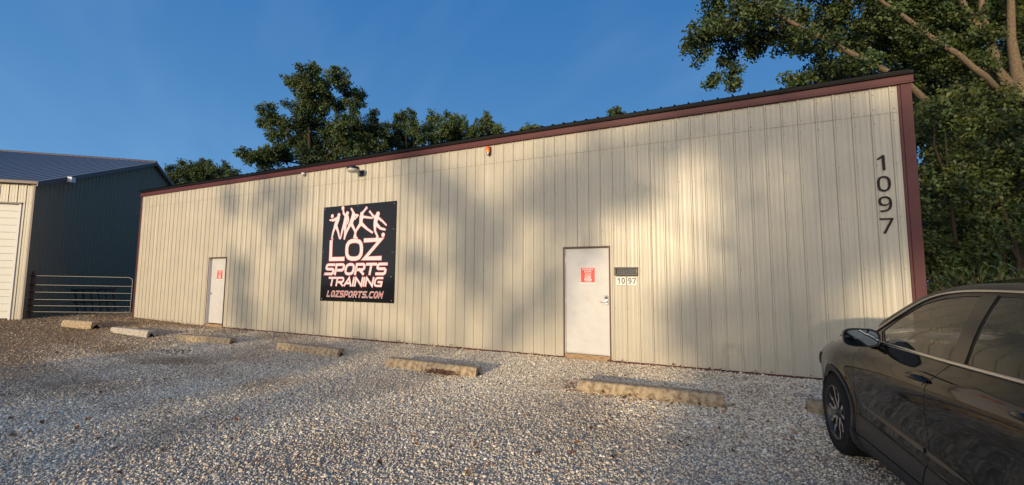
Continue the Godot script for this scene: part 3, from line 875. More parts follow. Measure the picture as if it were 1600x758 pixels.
# ---------------------------------------------------------------- wheel stops
func wheel_stop(label: String, a: Vector3, b: Vector3, sink: float, rough: float, seed_: int, w := 0.20, h := 0.150) -> void:
	var d := b - a
	d.y = 0
	var lng := d.length()
	var o := thing("wheel_stop", label, "wheel stop", Vector3((a.x + b.x) / 2, ground_y((a.x + b.x) / 2, (a.z + b.z) / 2) - sink, (a.z + b.z) / 2), atan2(-d.z, d.x), "concrete wheel stops in front of the metal building")
	var prof := [Vector2(-w / 2, -0.03), Vector2(-w / 2, h * 0.55), Vector2(-w * 0.40, h * 0.93), Vector2(-w * 0.33, h), Vector2(0, h), Vector2(w * 0.33, h), Vector2(w * 0.40, h * 0.93), Vector2(w / 2, h * 0.55), Vector2(w / 2, -0.03)]
	var nz := FastNoiseLite.new()
	nz.seed = seed_
	nz.frequency = 1.0
	var st := st_new()
	var rings := []
	var N := 30
	for i in N + 1:
		var x := -lng / 2 + lng * i / N
		var ring := []
		var edge := minf(i, N - i)
		var sh := 1.0 - (0.05 if edge == 0 else 0.0)
		for q in prof:
			var k: float = rough * (nz.get_noise_3d(x * 9, q.x * 14, q.y * 14) * 0.0022 + nz.get_noise_3d(x * 21, q.x * 40, q.y * 40 + 7) * 0.0012)
			var p: Vector2 = q * sh
			p += p.normalized() * k
			var dx := 0.0
			if edge == 0: dx = rough * nz.get_noise_2d(q.x * 12, q.y * 12 + i) * 0.02
			ring.append(Vector3(x + dx, p.y, p.x))
		rings.append(ring)
	for i in N:
		for j in prof.size() - 1:
			quad(st, rings[i][j], rings[i + 1][j], rings[i + 1][j + 1], rings[i][j + 1])
	st.set_smooth_group(-1)
	for e in [0, N]:
		var c := Vector3.ZERO
		for q in rings[e]: c += q / prof.size()
		for j in prof.size() - 1:
			if e == 0: tri(st, c, rings[e][j], rings[e][j + 1])
			else: tri(st, c, rings[e][j + 1], rings[e][j])
	put(fin(st), "bar", M.pale_concrete if seed_ == 2 else M.stop_concrete, o)
	for sx in [-0.34, 0.34]:
		put(lathe([Vector2(0.0, 0.006), Vector2(0.012, 0.005), Vector2(0.014, 0.0), Vector2(0.014, -0.05)], Vector3(lng * sx, h + 0.002, 0), Vector3.UP, 8), "anchor_pin", M.rusty, o)

func build_stops() -> void:
	wheel_stop("crumbling dirt stained wheel stop near the pipe gate", on_ground(104, 509), on_ground(150, 514), 0.0, 3.4, 1, 0.26, 0.20)
	wheel_stop("pale wheel stop beside the wall corner with the gate", on_ground(179, 518), on_ground(236, 527), 0.0, 0.9, 2)
	wheel_stop("brown stained wheel stop in front of the door with the knob", on_ground(282, 531), on_ground(364, 537), 0.01, 0.9, 3)
	wheel_stop("tan wheel stop lying below the black sports sign", on_ground(438, 545), on_ground(533, 557), 0.0, 0.5, 4)
	wheel_stop("tan wheel stop with red brown leaves heaped against it", on_ground(608, 571), on_ground(748, 588), 0.0, 0.4, 5)
	wheel_stop("weathered pitted wheel stop in front of the entrance door", on_ground(905, 609), on_ground(1132, 634), 0.015, 2.0, 6, 0.23, 0.165)
	wheel_stop("wheel stop at the front of the dark car", Vector3(10.2, 0, 1.62), Vector3(12.03, 0, 1.66), 0.01, 1.4, 7)

# ---------------------------------------------------------------- the car: s runs back from the front axle, y up from the ground, w is the half width
const BODY_W := [[0.16, 0.80], [0.22, 0.875], [0.30, 0.905], [0.38, 0.908], [0.48, 0.893], [0.60, 0.890], [0.74, 0.903], [0.86, 0.918], [0.96, 0.922], [1.02, 0.912], [1.07, 0.893], [1.115, 0.872], [1.16, 0.852], [1.30, 0.795], [1.42, 0.735], [1.52, 0.675], [1.58, 0.625], [1.62, 0.55]]
const HOOD_Y := [[-0.95, 0.76], [-0.75, 0.90], [-0.5, 0.985], [-0.25, 1.04], [0.0, 1.085], [0.3, 1.125], [0.62, 1.155], [0.9, 1.16]]
const ROOF_LINE := [Vector2(0.60, 1.165), Vector2(0.67, 1.21), Vector2(0.86, 1.325), Vector2(1.02, 1.42), Vector2(1.15, 1.49), Vector2(1.30, 1.54), Vector2(1.54, 1.58), Vector2(1.80, 1.59), Vector2(2.2, 1.59), Vector2(2.6, 1.575), Vector2(2.95, 1.54), Vector2(3.25, 1.48)]

func herm(keys: Array, x: float) -> float:
	var n := keys.size()
	if x <= keys[0][0]: return keys[0][1]
	if x >= keys[n - 1][0]: return keys[n - 1][1]
	var i := 0
	while x > keys[i + 1][0]: i += 1
	var h: float = keys[i + 1][0] - keys[i][0]
	var t: float = (x - keys[i][0]) / h
	var d: float = (keys[i + 1][1] - keys[i][1]) / h
	var m0: float = d if i == 0 else (keys[i + 1][1] - keys[i - 1][1]) / (keys[i + 1][0] - keys[i - 1][0])
	var m1: float = d if i + 2 >= n else (keys[i + 2][1] - keys[i][1]) / (keys[i + 2][0] - keys[i][0])
	var t2 := t * t
	var t3 := t2 * t
	return keys[i][1] * (2 * t3 - 3 * t2 + 1) + h * m0 * (t3 - 2 * t2 + t) + keys[i + 1][1] * (3 * t2 - 2 * t3) + h * m1 * (t3 - t2)

func car_w(s: float, y: float) -> float:
	var w := herm(BODY_W, y)
	if s < 0.2: w -= (0.2 - s) * (0.2 - s) * 0.10
	if s > 2.8: w -= (s - 2.8) * (s - 2.8) * 0.13
	if s < 0.8:
		var t := clampf((y - (herm(HOOD_Y, s) - 0.22)) / 0.22, 0.0, 1.15)
		w -= 0.15 * pow(t, 2.4) * smoothstep(0.8, 0.35, s)
	if y < 0.95:
		for c in [0.0, 2.66]:
			var r := Vector2(s - c, y - 0.35).length()
			w += 0.016 * exp(-pow((r - 0.45) / 0.07, 2.0))
	return w

func car_at(s: float, y: float, side: float, off := 0.0) -> Vector3:
	var p := Vector3(side * car_w(s, y), y, s)
	return p if off == 0.0 else p + car_n(s, y, side) * off

func car_n(s: float, y: float, side: float) -> Vector3:
	var e := 0.006
	var a := Vector3(0, 2 * e, 0) + Vector3(side * (car_w(s, y + e) - car_w(s, y - e)), 0, 0)
	var b := Vector3(0, 0, 2 * e) + Vector3(side * (car_w(s + e, y) - car_w(s - e, y)), 0, 0)
	var n := a.cross(b).normalized()
	return n if n.x * side > 0 else -n

# a piece of the side, cut out of the surface along an outline, with the sheet's edge turned in
func car_panel(region: PackedVector2Array, side: float, off := 0.0, holes := [], cell := 0.04, lip := 0.014) -> ArrayMesh:
	var st := SurfaceTool.new()
	st.begin(Mesh.PRIMITIVE_TRIANGLES)
	var lo := region[0]
	var hi := region[0]
	for p in region:
		lo = lo.min(p)
		hi = hi.max(p)
	var nx := int(ceil((hi.x - lo.x) / cell))
	var ny := int(ceil((hi.y - lo.y) / cell))
	for i in nx:
		for j in ny:
			var a := lo + Vector2(i, j) * cell
			var c := PackedVector2Array([a, a + Vector2(cell, 0), a + Vector2(cell, cell), a + Vector2(0, cell)])
			var polys: Array = Geometry2D.intersect_polygons(c, region)
			for h in holes:
				var next := []
				for q in polys: next.append_array(Geometry2D.clip_polygons(q, h))
				polys = next
			for q in polys:
				var idx := Geometry2D.triangulate_polygon(q)
				for k in range(0, idx.size(), 3):
					var v := []
					var m := []
					for e in 3:
						var p: Vector2 = q[idx[k + e]]
						v.append(car_at(p.x, p.y, side, off))
						m.append(car_n(p.x, p.y, side))
					var turn: bool = (v[1] - v[0]).cross(v[2] - v[0]).dot(m[0]) > 0.0
					for e in ([0, 2, 1] if turn else [0, 1, 2]):
						st.set_normal(m[e])
						st.add_vertex(v[e])
	if lip > 0.0:
		for ring in [region] + holes:
			var m: int = ring.size()
			for i in m:
				var p0: Vector2 = ring[i]
				var p1: Vector2 = ring[(i + 1) % m]
				var cuts := maxi(1, int(p0.distance_to(p1) / 0.05))
				for k in cuts:
					var u := p0.lerp(p1, float(k) / cuts)
					var v := p0.lerp(p1, float(k + 1) / cuts)
					var q := [car_at(u.x, u.y, side, off), car_at(v.x, v.y, side, off), car_at(v.x, v.y, side, off - lip), car_at(u.x, u.y, side, off - lip)]
					var n: Vector3 = -(q[1] - q[0]).cross(q[3] - q[0]).normalized()
					for t in [0, 1, 2, 0, 2, 3]:
						st.set_normal(n)
						st.add_vertex(q[t])
	return st.commit()

func shrink(p: PackedVector2Array, by: float) -> PackedVector2Array:
	var r := Geometry2D.offset_polygon(p, -by, Geometry2D.JOIN_MITER)
	return r[0] if r.size() else p

func pv(list: Array) -> PackedVector2Array:
	var o := PackedVector2Array()
	for q in list: o.append(Vector2(q[0], q[1]))
	return o

func arc(c: Vector2, r: float, a0: float, a1: float, n := 20) -> PackedVector2Array:
	var o := PackedVector2Array()
	for i in n + 1:
		var a := deg_to_rad(lerpf(a0, a1, float(i) / n))
		o.append(c + Vector2(cos(a), sin(a)) * r)
	return o

# a smooth sheet over a grid of points
func grid_mesh(rows: Array) -> ArrayMesh:
	var st := st_new()
	st.set_smooth_group(1)
	for i in rows.size() - 1:
		for j in rows[i].size() - 1:
			quad(st, rows[i][j], rows[i][j + 1], rows[i + 1][j + 1], rows[i + 1][j])
	return fin(st)

func car_strip(pts: Array, side: float, off: float, r: float) -> ArrayMesh:
	var line := []
	var rad := []
	for i in pts.size() - 1:
		var a: Vector2 = pts[i]
		var b: Vector2 = pts[i + 1]
		var n := maxi(1, int(a.distance_to(b) / 0.06))
		for k in n:
			var p := a.lerp(b, float(k) / n)
			line.append(car_at(p.x, p.y, side, off))
			rad.append(r)
	var e: Vector2 = pts[pts.size() - 1]
	line.append(car_at(e.x, e.y, side, off))
	rad.append(r)
	return tube(line, rad, 8)

func smooth_line(pts: Array, per := 4) -> Array:
	var o := []
	for i in pts.size() - 1:
		for k in per:
			o.append((pts[i] as Vector2).cubic_interpolate(pts[i + 1], pts[maxi(i - 1, 0)], pts[mini(i + 2, pts.size() - 1)], float(k) / per))
	o.append(pts[pts.size() - 1])
	return o

func build_wheel(car: Node3D, x: float, s: float, side: float) -> void:
	var w := Node3D.new()
	w.name = "wheel"
	car.add_child(w, true)
	w.position = Vector3(x, 0.365, s)
	w.rotation.y = 0.0 if side < 0 else PI
	var ax := Vector3(-1, 0, 0)
	# tyre: sidewall with a raised bead, shoulder, tread with grooves
	var st := st_new()
	add_lathe(st, [Vector2(0.240, -0.02), Vector2(0.248, 0.0), Vector2(0.262, 0.004), Vector2(0.268, 0.001), Vector2(0.30, 0.006), Vector2(0.325, 0.002), Vector2(0.343, -0.010), Vector2(0.354, -0.022), Vector2(0.360, -0.030)], Vector3.ZERO, ax, 64)
	for g in 5:
		var a0 := -0.030 - g * 0.036
		add_lathe(st, [Vector2(0.3605, a0), Vector2(0.365, a0 - 0.004), Vector2(0.365, a0 - 0.026), Vector2(0.3605, a0 - 0.030), Vector2(0.353, a0 - 0.031), Vector2(0.353, a0 - 0.035), Vector2(0.3605, a0 - 0.036)], Vector3.ZERO, ax, 64)
	add_lathe(st, [Vector2(0.360, -0.21), Vector2(0.345, -0.235), Vector2(0.30, -0.245), Vector2(0.24, -0.23)], Vector3.ZERO, ax, 48)
	for k in 68:
		var a := TAU * k / 68.0
		var d := Vector3(0, cos(a), sin(a))
		var t := Vector3(0, -sin(a), cos(a))
		var q := []
		for e in [[0.344, 0.0], [0.3595, -0.018], [0.3665, -0.034], [0.3665, -0.056]]:
			for m in [-1.0, 1.0]: q.append(d * e[0] + t * m * 0.0105 + ax * (e[1] + 0.004))
		for i in 3:
			quad(st, q[i * 2], q[i * 2 + 1], q[i * 2 + 3], q[i * 2 + 2])
			quad(st, q[i * 2], q[i * 2 + 2], q[i * 2 + 2] - d * 0.012, q[i * 2] - d * 0.012)
			quad(st, q[i * 2 + 1], q[i * 2 + 3], q[i * 2 + 3] - d * 0.012, q[i * 2 + 1] - d * 0.012)
	put(fin(st), "tyre", M.tyre, w)
	put(lathe([Vector2(0.246, 0.002), Vector2(0.243, 0.008), Vector2(0.236, 0.006), Vector2(0.232, -0.008), Vector2(0.222, -0.03), Vector2(0.218, -0.16), Vector2(0.05, -0.17)], Vector3.ZERO, ax, 56), "rim_barrel", M.rim_dark, w)
	put(lathe([Vector2(0.165, -0.10), Vector2(0.165, -0.115), Vector2(0.07, -0.10), Vector2(0.07, -0.07), Vector2(0.165, -0.10)], Vector3.ZERO, ax, 40), "brake_disc", M.brake, w)
	for k in 5:
		var a := TAU * k / 5.0 + 0.25
		var dark := st_new()
		var face := st_new()
		for sgn in [-1.0, 1.0]:
			# each spoke leaves the hub as a pair, bows apart and meets the rim
			var path := [[0.045, 0.10 * sgn], [0.095, 0.20 * sgn], [0.135, 0.34 * sgn], [0.175, 0.23 * sgn], [0.235, 0.30 * sgn]]
			for i in path.size() - 1:
				var p0 = Vector2(cos(a + path[i][1]), sin(a + path[i][1])) * path[i][0]
				var p1 = Vector2(cos(a + path[i + 1][1]), sin(a + path[i + 1][1])) * path[i + 1][0]
				var d = (p1 - p0).normalized()
				var n := Vector2(-d.y, d.x)
				for lay in 2:
					var hw := 0.019 if lay == 0 else 0.0125
					var top = (-0.012 if lay == 0 else -0.0085) - 0.018 * (1.0 - p0.length() / 0.235)
					var top1 = (-0.012 if lay == 0 else -0.0085) - 0.018 * (1.0 - p1.length() / 0.235)
					var u := [p0 - d * 0.004 - n * hw, p0 - d * 0.004 + n * hw, p1 + d * 0.004 + n * hw, p1 + d * 0.004 - n * hw]
					var v := []
					var b := []
					for m in 4:
						var h = top if m < 2 else top1
						v.append(Vector3(-h, u[m].y, u[m].x))
						b.append(Vector3(-h + 0.03, u[m].y, u[m].x))
					var stt := dark if lay == 0 else face
					quad(stt, v[0], v[1], v[2], v[3])
					if lay == 0:
						for m in 4: quad(stt, v[m], v[(m + 1) % 4], b[(m + 1) % 4], b[m])
		var sp := put(fin(dark), "spoke", M.rim_dark, w)
		put(fin(face), "machined_face", M.rim_machined, sp)
	put(lathe([Vector2(0.0, 0.0), Vector2(0.026, -0.002), Vector2(0.031, -0.010), Vector2(0.05, -0.022), Vector2(0.055, -0.06)], Vector3(0, 0, 0), ax, 24), "hub_cap", M.rim_dark, w)

func build_car() -> void:
	var car := thing("parked_car", "dark glossy crossover car parked nose to the metal building", "car", Vector3(11.165, -0.146, 2.758), 0.10)
	var split := [[1.79, 1.125], [1.71, 1.05], [1.62, 0.96], [1.57, 0.80], [1.53, 0.54], [1.50, 0.33]]
	var hinge := [[0.50, 0.33], [0.47, 0.50], [0.45, 0.68], [0.47, 0.80], [0.56, 0.99], [0.66, 1.125]]
	for side in [-1.0, 1.0]:
		# front fender
		var f := PackedVector2Array()
		for s in [-0.62, -0.5, -0.38, -0.26, -0.14, 0.0, 0.14, 0.28, 0.42, 0.56]: f.append(Vector2(s, herm(HOOD_Y, s) + 0.01))
		f.append(Vector2(0.655, 1.155))
		for q in [[0.66, 1.125], [0.56, 0.99], [0.47, 0.80], [0.45, 0.68], [0.47, 0.50], [0.485, 0.33]]: f.append(Vector2(q[0], q[1]))
		f.append_array(arc(Vector2(0, 0.35), 0.45, -3, 150, 26))
		f.append_array(pv([[-0.52, 0.58], [-0.60, 0.70]]))
		put(car_panel(shrink(f, 0.002), side), "front_fender", M.car_paint, car)
		# front door
		var d := pv(hinge + [[0.93, 1.125], [1.3, 1.125]] + split)
		var door := put(car_panel(shrink(d, 0.0028), side), "front_door", M.car_paint, car)
		door_handle(door, 1.535, 0.995, side)
		# rear door
		var r := pv(split)
		r.reverse()
		r = pv([[1.50, 0.33], [1.53, 0.54], [1.57, 0.80], [1.62, 0.96], [1.71, 1.05], [1.79, 1.125], [2.2, 1.13], [2.66, 1.135], [2.61, 0.98], [2.50, 0.84]])
		r.append_array(arc(Vector2(2.66, 0.35), 0.45, 118, 183, 12))
		var back := put(car_panel(shrink(r, 0.0028), side), "rear_door", M.car_paint, car)
		door_handle(back, 2.44, 1.005, side)
		# rear quarter
		var qd := pv([[2.66, 1.135], [3.0, 1.14], [3.40, 1.15], [3.50, 0.95], [3.50, 0.62], [3.28, 0.60]])
		qd.append_array(arc(Vector2(2.66, 0.35), 0.45, 30, 118, 18))
		qd.append_array(pv([[2.50, 0.84], [2.61, 0.98]]))
		put(car_panel(shrink(qd, 0.002), side), "rear_quarter", M.car_paint, car)
		# plastic: rocker and arches
		put(car_panel(pv([[0.42, 0.19], [2.24, 0.19], [2.20, 0.327], [0.46, 0.327]]), side, 0.006, [], 0.04, 0.03), "rocker_cladding", M.car_plastic, car)
		for c in [0.0, 2.66]:
			var ring := arc(Vector2(c, 0.35), 0.455, -12 if c == 0.0 else 15, 168 if c == 0.0 else 192, 30)
			var inner := arc(Vector2(c, 0.35), 0.395, 168 if c == 0.0 else 192, -12 if c == 0.0 else 15, 30)
			ring.append_array(inner)
			put(car_panel(ring, side, 0.010, [], 0.04, 0.05), "arch_cladding", M.car_plastic, car)
			var liner := []
			for i in 21:
				var a := deg_to_rad(lerpf(-8, 188, i / 20.0))
				liner.append([Vector3(side * 0.60, 0.36 + sin(a) * 0.42, c + cos(a) * 0.42), Vector3(side * 0.895, 0.36 + sin(a) * 0.42, c + cos(a) * 0.42)])
			put(grid_mesh(liner), "wheel_liner", M.car_plastic, car)
			build_wheel(car, side * 0.915, c, side)
		put(car_panel(pv([[0.40, 0.16], [0.50, 0.16], [0.475, 0.34], [0.43, 0.36]]), side, 0.02, [], 0.04, 0.02), "mud_flap", M.car_plastic, car)
		put(car_panel(pv([[0.505, 0.340], [1.492, 0.340], [1.512, 0.455], [1.0, 0.475], [0.485, 0.490]]), side, 0.007, [], 0.04, 0.010), "door_cladding", M.car_plastic, car)
		put(car_panel(pv([[1.508, 0.340], [2.20, 0.340], [2.215, 0.430], [1.80, 0.448], [1.526, 0.455]]), side, 0.007, [], 0.04, 0.010), "door_cladding", M.car_plastic, car)
		# bright strip low on the doors
		put(car_panel(pv([[0.58, 0.592], [0.9, 0.583], [1.49, 0.562], [1.488, 0.532], [0.9, 0.556], [0.60, 0.577]]), side, 0.007, [], 0.05, 0.008), "door_strip", M.dark_chrome, car)
		put(car_panel(pv([[1.535, 0.560], [1.80, 0.546], [1.95, 0.528], [1.80, 0.522], [1.53, 0.530]]), side, 0.007, [], 0.05, 0.008), "door_strip", M.dark_chrome, car)
		# greenhouse: frame with three openings
		var g := PackedVector2Array()
		for q in smooth_line(ROOF_LINE, 3): g.append(q)
		g.append_array(pv([[3.46, 1.24], [3.43, 1.152], [3.0, 1.142], [2.66, 1.137], [2.2, 1.132], [1.79, 1.128], [1.3, 1.128], [0.68, 1.128]]))
		var w1 := pv([[0.955, 1.146], [1.29, 1.146], [1.70, 1.146], [1.765, 1.158], [1.745, 1.35], [1.725, 1.515], [1.56, 1.508], [1.42, 1.492], [1.30, 1.466], [1.2, 1.433], [1.03, 1.335], [0.87, 1.222]])
		var w2 := pv([[1.90, 1.150], [2.55, 1.158], [2.64, 1.20], [2.60, 1.36], [2.50, 1.485], [2.2, 1.515], [1.87, 1.518], [1.88, 1.35]])
		var w3 := pv([[2.74, 1.18], [3.18, 1.21], [3.12, 1.30], [2.95, 1.39], [2.68, 1.45], [2.70, 1.33]])
		put(car_panel(g, side, 0.0, [w1, w2, w3], 0.045), "window_frame", M.car_paint, car)
		put(car_panel(pv([[1.772, 1.14], [1.893, 1.142], [1.872, 1.35], [1.862, 1.524], [1.735, 1.524], [1.752, 1.35]]), side, 0.004, [], 0.05, 0.004), "pillar_cover", M.car_gloss_black, car)
		put(car_panel(pv([[0.70, 1.135], [0.93, 1.142], [0.862, 1.215], [0.80, 1.19]]), side, 0.004, [], 0.04, 0.004), "mirror_sail", M.car_gloss_black, car)
		for w in [[w1, "front_window"], [w2, "rear_window"], [w3, "quarter_window"]]:
			put(car_panel(w[0], side, -0.004, [], 0.05, 0.0), w[1], M.car_glass, car)
		put(car_strip([Vector2(0.94, 1.133), Vector2(1.3, 1.134), Vector2(1.79, 1.135), Vector2(2.2, 1.14), Vector2(2.68, 1.146)], side, 0.006, 0.0125), "belt_trim", M.chrome, car)
		var top := []
		for q in [[0.70, 1.155], [0.78, 1.213], [0.95, 1.312], [1.09, 1.40], [1.2, 1.462], [1.32, 1.502], [1.45, 1.525], [1.65, 1.54], [2.02, 1.542], [2.4, 1.532], [2.75, 1.50], [3.05, 1.44]]: top.append(Vector2(q[0], q[1]))
		put(car_strip(smooth_line(top, 3), side, 0.004, 0.0095), "roof_trim", M.chrome, car)
		build_mirror(car, side)
	# upper sheets between the two sides
	var rows := []
	for s in 22:
		var z := lerpf(-0.62, 0.50, s / 21.0)
		var y := herm(HOOD_Y, z) + 0.008
		var e := car_w(z, y)
		var row := []
		for j in 17:
			var u := lerpf(-1, 1, j / 16.0)
			row.append(Vector3(e * u, y + 0.05 * (1 - u * u) + 0.012 * exp(-pow((absf(u) - 0.62) / 0.1, 2)), z))
		rows.append(row)
	put(grid_mesh(rows), "hood", M.car_paint, car)
	rows = []
	for i in 13:
		var q: Vector2 = smooth_line(ROOF_LINE.slice(1, 6), 3)[i]
		var e := car_w(q.x, q.y) - 0.015
		var row := []
		for j in 17:
			var u := lerpf(-1, 1, j / 16.0)
			row.append(Vector3(e * u, q.y + 0.02 * (1 - u * u), q.x - 0.16 * (1 - u * u) * (1.0 - i / 16.0)))
		rows.append(row)
	put(grid_mesh(rows), "windscreen", M.car_glass, car)
	rows = []
	for q in smooth_line(ROOF_LINE.slice(4), 3):
		var e := car_w(q.x, q.y)
		var row := []
		for j in 17:
			var u := lerpf(-1, 1, j / 16.0)
			row.append(Vector3(e * u, q.y + 0.055 * (1 - pow(absf(u), 2.6)), q.x - 0.03 * (1 - u * u)))
		rows.append(row)
	put(grid_mesh(rows), "roof", M.car_paint, car)
	# nose
	var nose := func(y: float, phi: float, off: float) -> Vector3:
		var w0 := car_w(-0.60, y) - 0.004
		var bulge := 0.30 + 0.03 * sin(clampf((y - 0.2) / 0.6, 0, 1) * PI) - 0.10 * clampf((y - 0.75) / 0.2, 0, 1)
		return Vector3((w0 + off) * sin(phi), y, -0.60 - (bulge + off) * pow(maxf(cos(phi), 0.0), 0.6))
	rows = []
	for i in 13:
		var row := []
		for j in 33: row.append(nose.call(lerpf(0.20, 0.90, i / 12.0), lerpf(-PI / 2, PI / 2, j / 32.0), 0.0))
		rows.append(row)
	rows.append([])
	for j in 33:
		var x: float = rows[12][j].x
		rows[13].append(Vector3(x * 0.93, 0.955, minf(-0.62, rows[12][j].z + 0.16)))
	put(grid_mesh(rows), "front_bumper", M.car_paint, car)
	for p in [["grille", -0.62, 0.62, 0.58, 0.76, M.car_gloss_black], ["lower_intake", -0.8, 0.8, 0.24, 0.42, M.car_plastic], ["headlight", -1.42, -0.72, 0.70, 0.83, M.lamp_clear], ["headlight", 0.72, 1.42, 0.70, 0.83, M.lamp_clear]]:
		rows = []
		for i in 5:
			var row := []
			for j in 13: row.append(nose.call(lerpf(p[3], p[4], i / 4.0), lerpf(p[1], p[2], j / 12.0), 0.007))
			rows.append(row)
		put(grid_mesh(rows), p[0], p[5], car)
	# tail
	var tail := func(y: float, phi: float, off: float) -> Vector3:
		var w0 := car_w(3.48, minf(y, 1.1)) - 0.05 * clampf((y - 0.95) / 0.2, 0, 1)
		return Vector3((w0 + off) * sin(phi), y, 3.48 + (0.24 - 0.10 * clampf((y - 0.8) / 0.4, 0, 1) + off) * pow(maxf(cos(phi), 0.0), 0.5))
	rows = []
	for i in 13:
		var row := []
		for j in 33: row.append(tail.call(lerpf(0.22, 1.16, i / 12.0), lerpf(-PI / 2, PI / 2, j / 32.0), 0.0))
		rows.append(row)
	put(grid_mesh(rows), "tailgate", M.car_paint, car)
	for p in [["tail_lamp", -1.45, -0.85, 0.82, 1.12, M.lamp_red], ["tail_lamp", 0.85, 1.45, 0.82, 1.12, M.lamp_red], ["rear_bumper", -1.5, 1.5, 0.22, 0.48, M.car_plastic]]:
		rows = []
		for i in 5:
			var row := []
			for j in 13: row.append(tail.call(lerpf(p[3], p[4], i / 4.0), lerpf(p[1], p[2], j / 12.0), 0.008))
			rows.append(row)
		put(grid_mesh(rows), p[0], p[5], car)
	rows = []
	for i in 7:
		var t := i / 6.0
		var row := []
		for j in 17:
			var u := lerpf(-1, 1, j / 16.0)
			var a := Vector3(car_w(3.25, 1.48) * u, 1.48 + 0.055 * (1 - u * u), 3.25)
			var b: Vector3 = tail.call(1.16, asin(clampf(u, -1, 1)), 0.0)
			row.append(a.lerp(b, t))
		rows.append(row)
	put(grid_mesh(rows), "rear_screen", M.car_glass, car)
	# what is under and inside
	put(box(Vector3(-0.60, 0.20, -0.78), Vector3(0.60, 0.86, 0.62), 0.03), "engine_bay", M.car_plastic, car)
	put(box(Vector3(-0.60, 0.18, 0.62), Vector3(0.60, 0.52, 3.45), 0.03), "floor_pan", M.car_plastic, car)
	for side in [-1.0, 1.0]:
		put(box(Vector3(side * 0.80 - 0.02, 0.25, 0.60), Vector3(side * 0.80 + 0.02, 1.09, 2.05), 0.01), "door_lining", M.cabin, car)
	var dash := st_new()
	add_box(dash, Vector3(-0.72, 0.78, 0.62), Vector3(0.72, 1.12, 1.0), 0.05)
	put(fin(dash), "dashboard", M.cabin, car)
	for q in [[-0.38, 1.42], [0.38, 1.42], [-0.42, 2.35], [0.0, 2.35], [0.42, 2.35]]:
		var seat := st_new()
		add_box(seat, Vector3(q[0] - 0.24, 0.50, q[1]), Vector3(q[0] + 0.24, 0.74, q[1] + 0.5), 0.05)
		add_box(seat, Vector3(q[0] - 0.23, 0.70, q[1] + 0.42), Vector3(q[0] + 0.23, 1.24, q[1] + 0.58), 0.06)
		add_box(seat, Vector3(q[0] - 0.13, 1.26, q[1] + 0.47), Vector3(q[0] + 0.13, 1.42, q[1] + 0.57), 0.04)
		put(fin(seat), "seat", M.cabin, car)
	var ring := []
	var rr := []
	for i in 25:
		var a := TAU * i / 24.0
		ring.append(Vector3(-0.38 + cos(a) * 0.18, 1.02 + sin(a) * 0.17, 1.14 - sin(a) * 0.07))
		rr.append(0.016)
	put(tube(ring, rr, 8), "steering_wheel", M.cabin, car)

func door_handle(door: Node3D, s: float, y: float, side: float) -> void:
	var pts := []
	var rad := []
	for k in 9:
		var t := k / 8.0
		var out := 0.030 * sin(PI * clampf(t * 1.0, 0.0, 1.0)) + 0.006
		pts.append(car_at(s + lerpf(-0.12, 0.12, t), y + 0.004 * sin(PI * t), side, out))
		rad.append(lerpf(0.010, 0.017, sin(PI * t)))
	put(tube(pts, rad, 10), "handle", M.car_gloss_black, door)
	var cup := PackedVector2Array()
	for k in 20:
		var a := TAU * k / 20.0
		cup.append(Vector2(s - 0.01 + cos(a) * 0.085, y - 0.004 + sin(a) * 0.036))
	put(car_panel(cup, side, 0.0025, [], 0.03, 0.002), "handle_cup", M.car_gloss_black, door)

func build_mirror(car: Node3D, side: float) -> void:
	var m := Node3D.new()
	m.name = "door_mirror"
	car.add_child(m, true)
	m.position = Vector3(side * 0.995, 1.170, 0.915)
	m.scale = Vector3.ONE * 0.88
	m.rotation.y = 0.10 * side
	var ring := func(z: float, a: float, b: float, tilt: float) -> Array:
		var o := []
		for k in 29:
			var t := TAU * k / 28.0
			var c := cos(t)
			var s := sin(t)
			o.append(Vector3(side * signf(c) * pow(absf(c), 0.62) * a + side * tilt, signf(s) * pow(absf(s), 0.62) * b, z))
		return o
	put(grid_mesh([ring.call(-0.115, 0.03, 0.02, -0.02), ring.call(-0.105, 0.075, 0.045, -0.012), ring.call(-0.07, 0.108, 0.066, -0.006), ring.call(-0.02, 0.126, 0.078, 0.0), ring.call(0.04, 0.130, 0.081, 0.0), ring.call(0.062, 0.128, 0.079, 0.0), ring.call(0.066, 0.121, 0.073, 0.0), ring.call(0.052, 0.116, 0.068, 0.0)]), "housing", M.car_gloss_black, m)
	var g := [ring.call(0.054, 0.114, 0.066, 0.0), ring.call(0.0545, 0.0005, 0.0005, 0.0)]
	put(grid_mesh(g), "mirror_glass", M.mirror_glass, m)
	put(grid_mesh([ring.call(-0.098, 0.09, 0.012, 0.02), ring.call(-0.06, 0.122, 0.014, 0.008)]), "turn_lamp", M.lamp_clear, m)
	put(tube([Vector3(-side * 0.07, -0.06, 0.0), Vector3(-side * 0.13, -0.075, -0.01), Vector3(-side * 0.20, -0.06, -0.02)], [0.035, 0.032, 0.04], 10), "stalk", M.car_gloss_black, m)

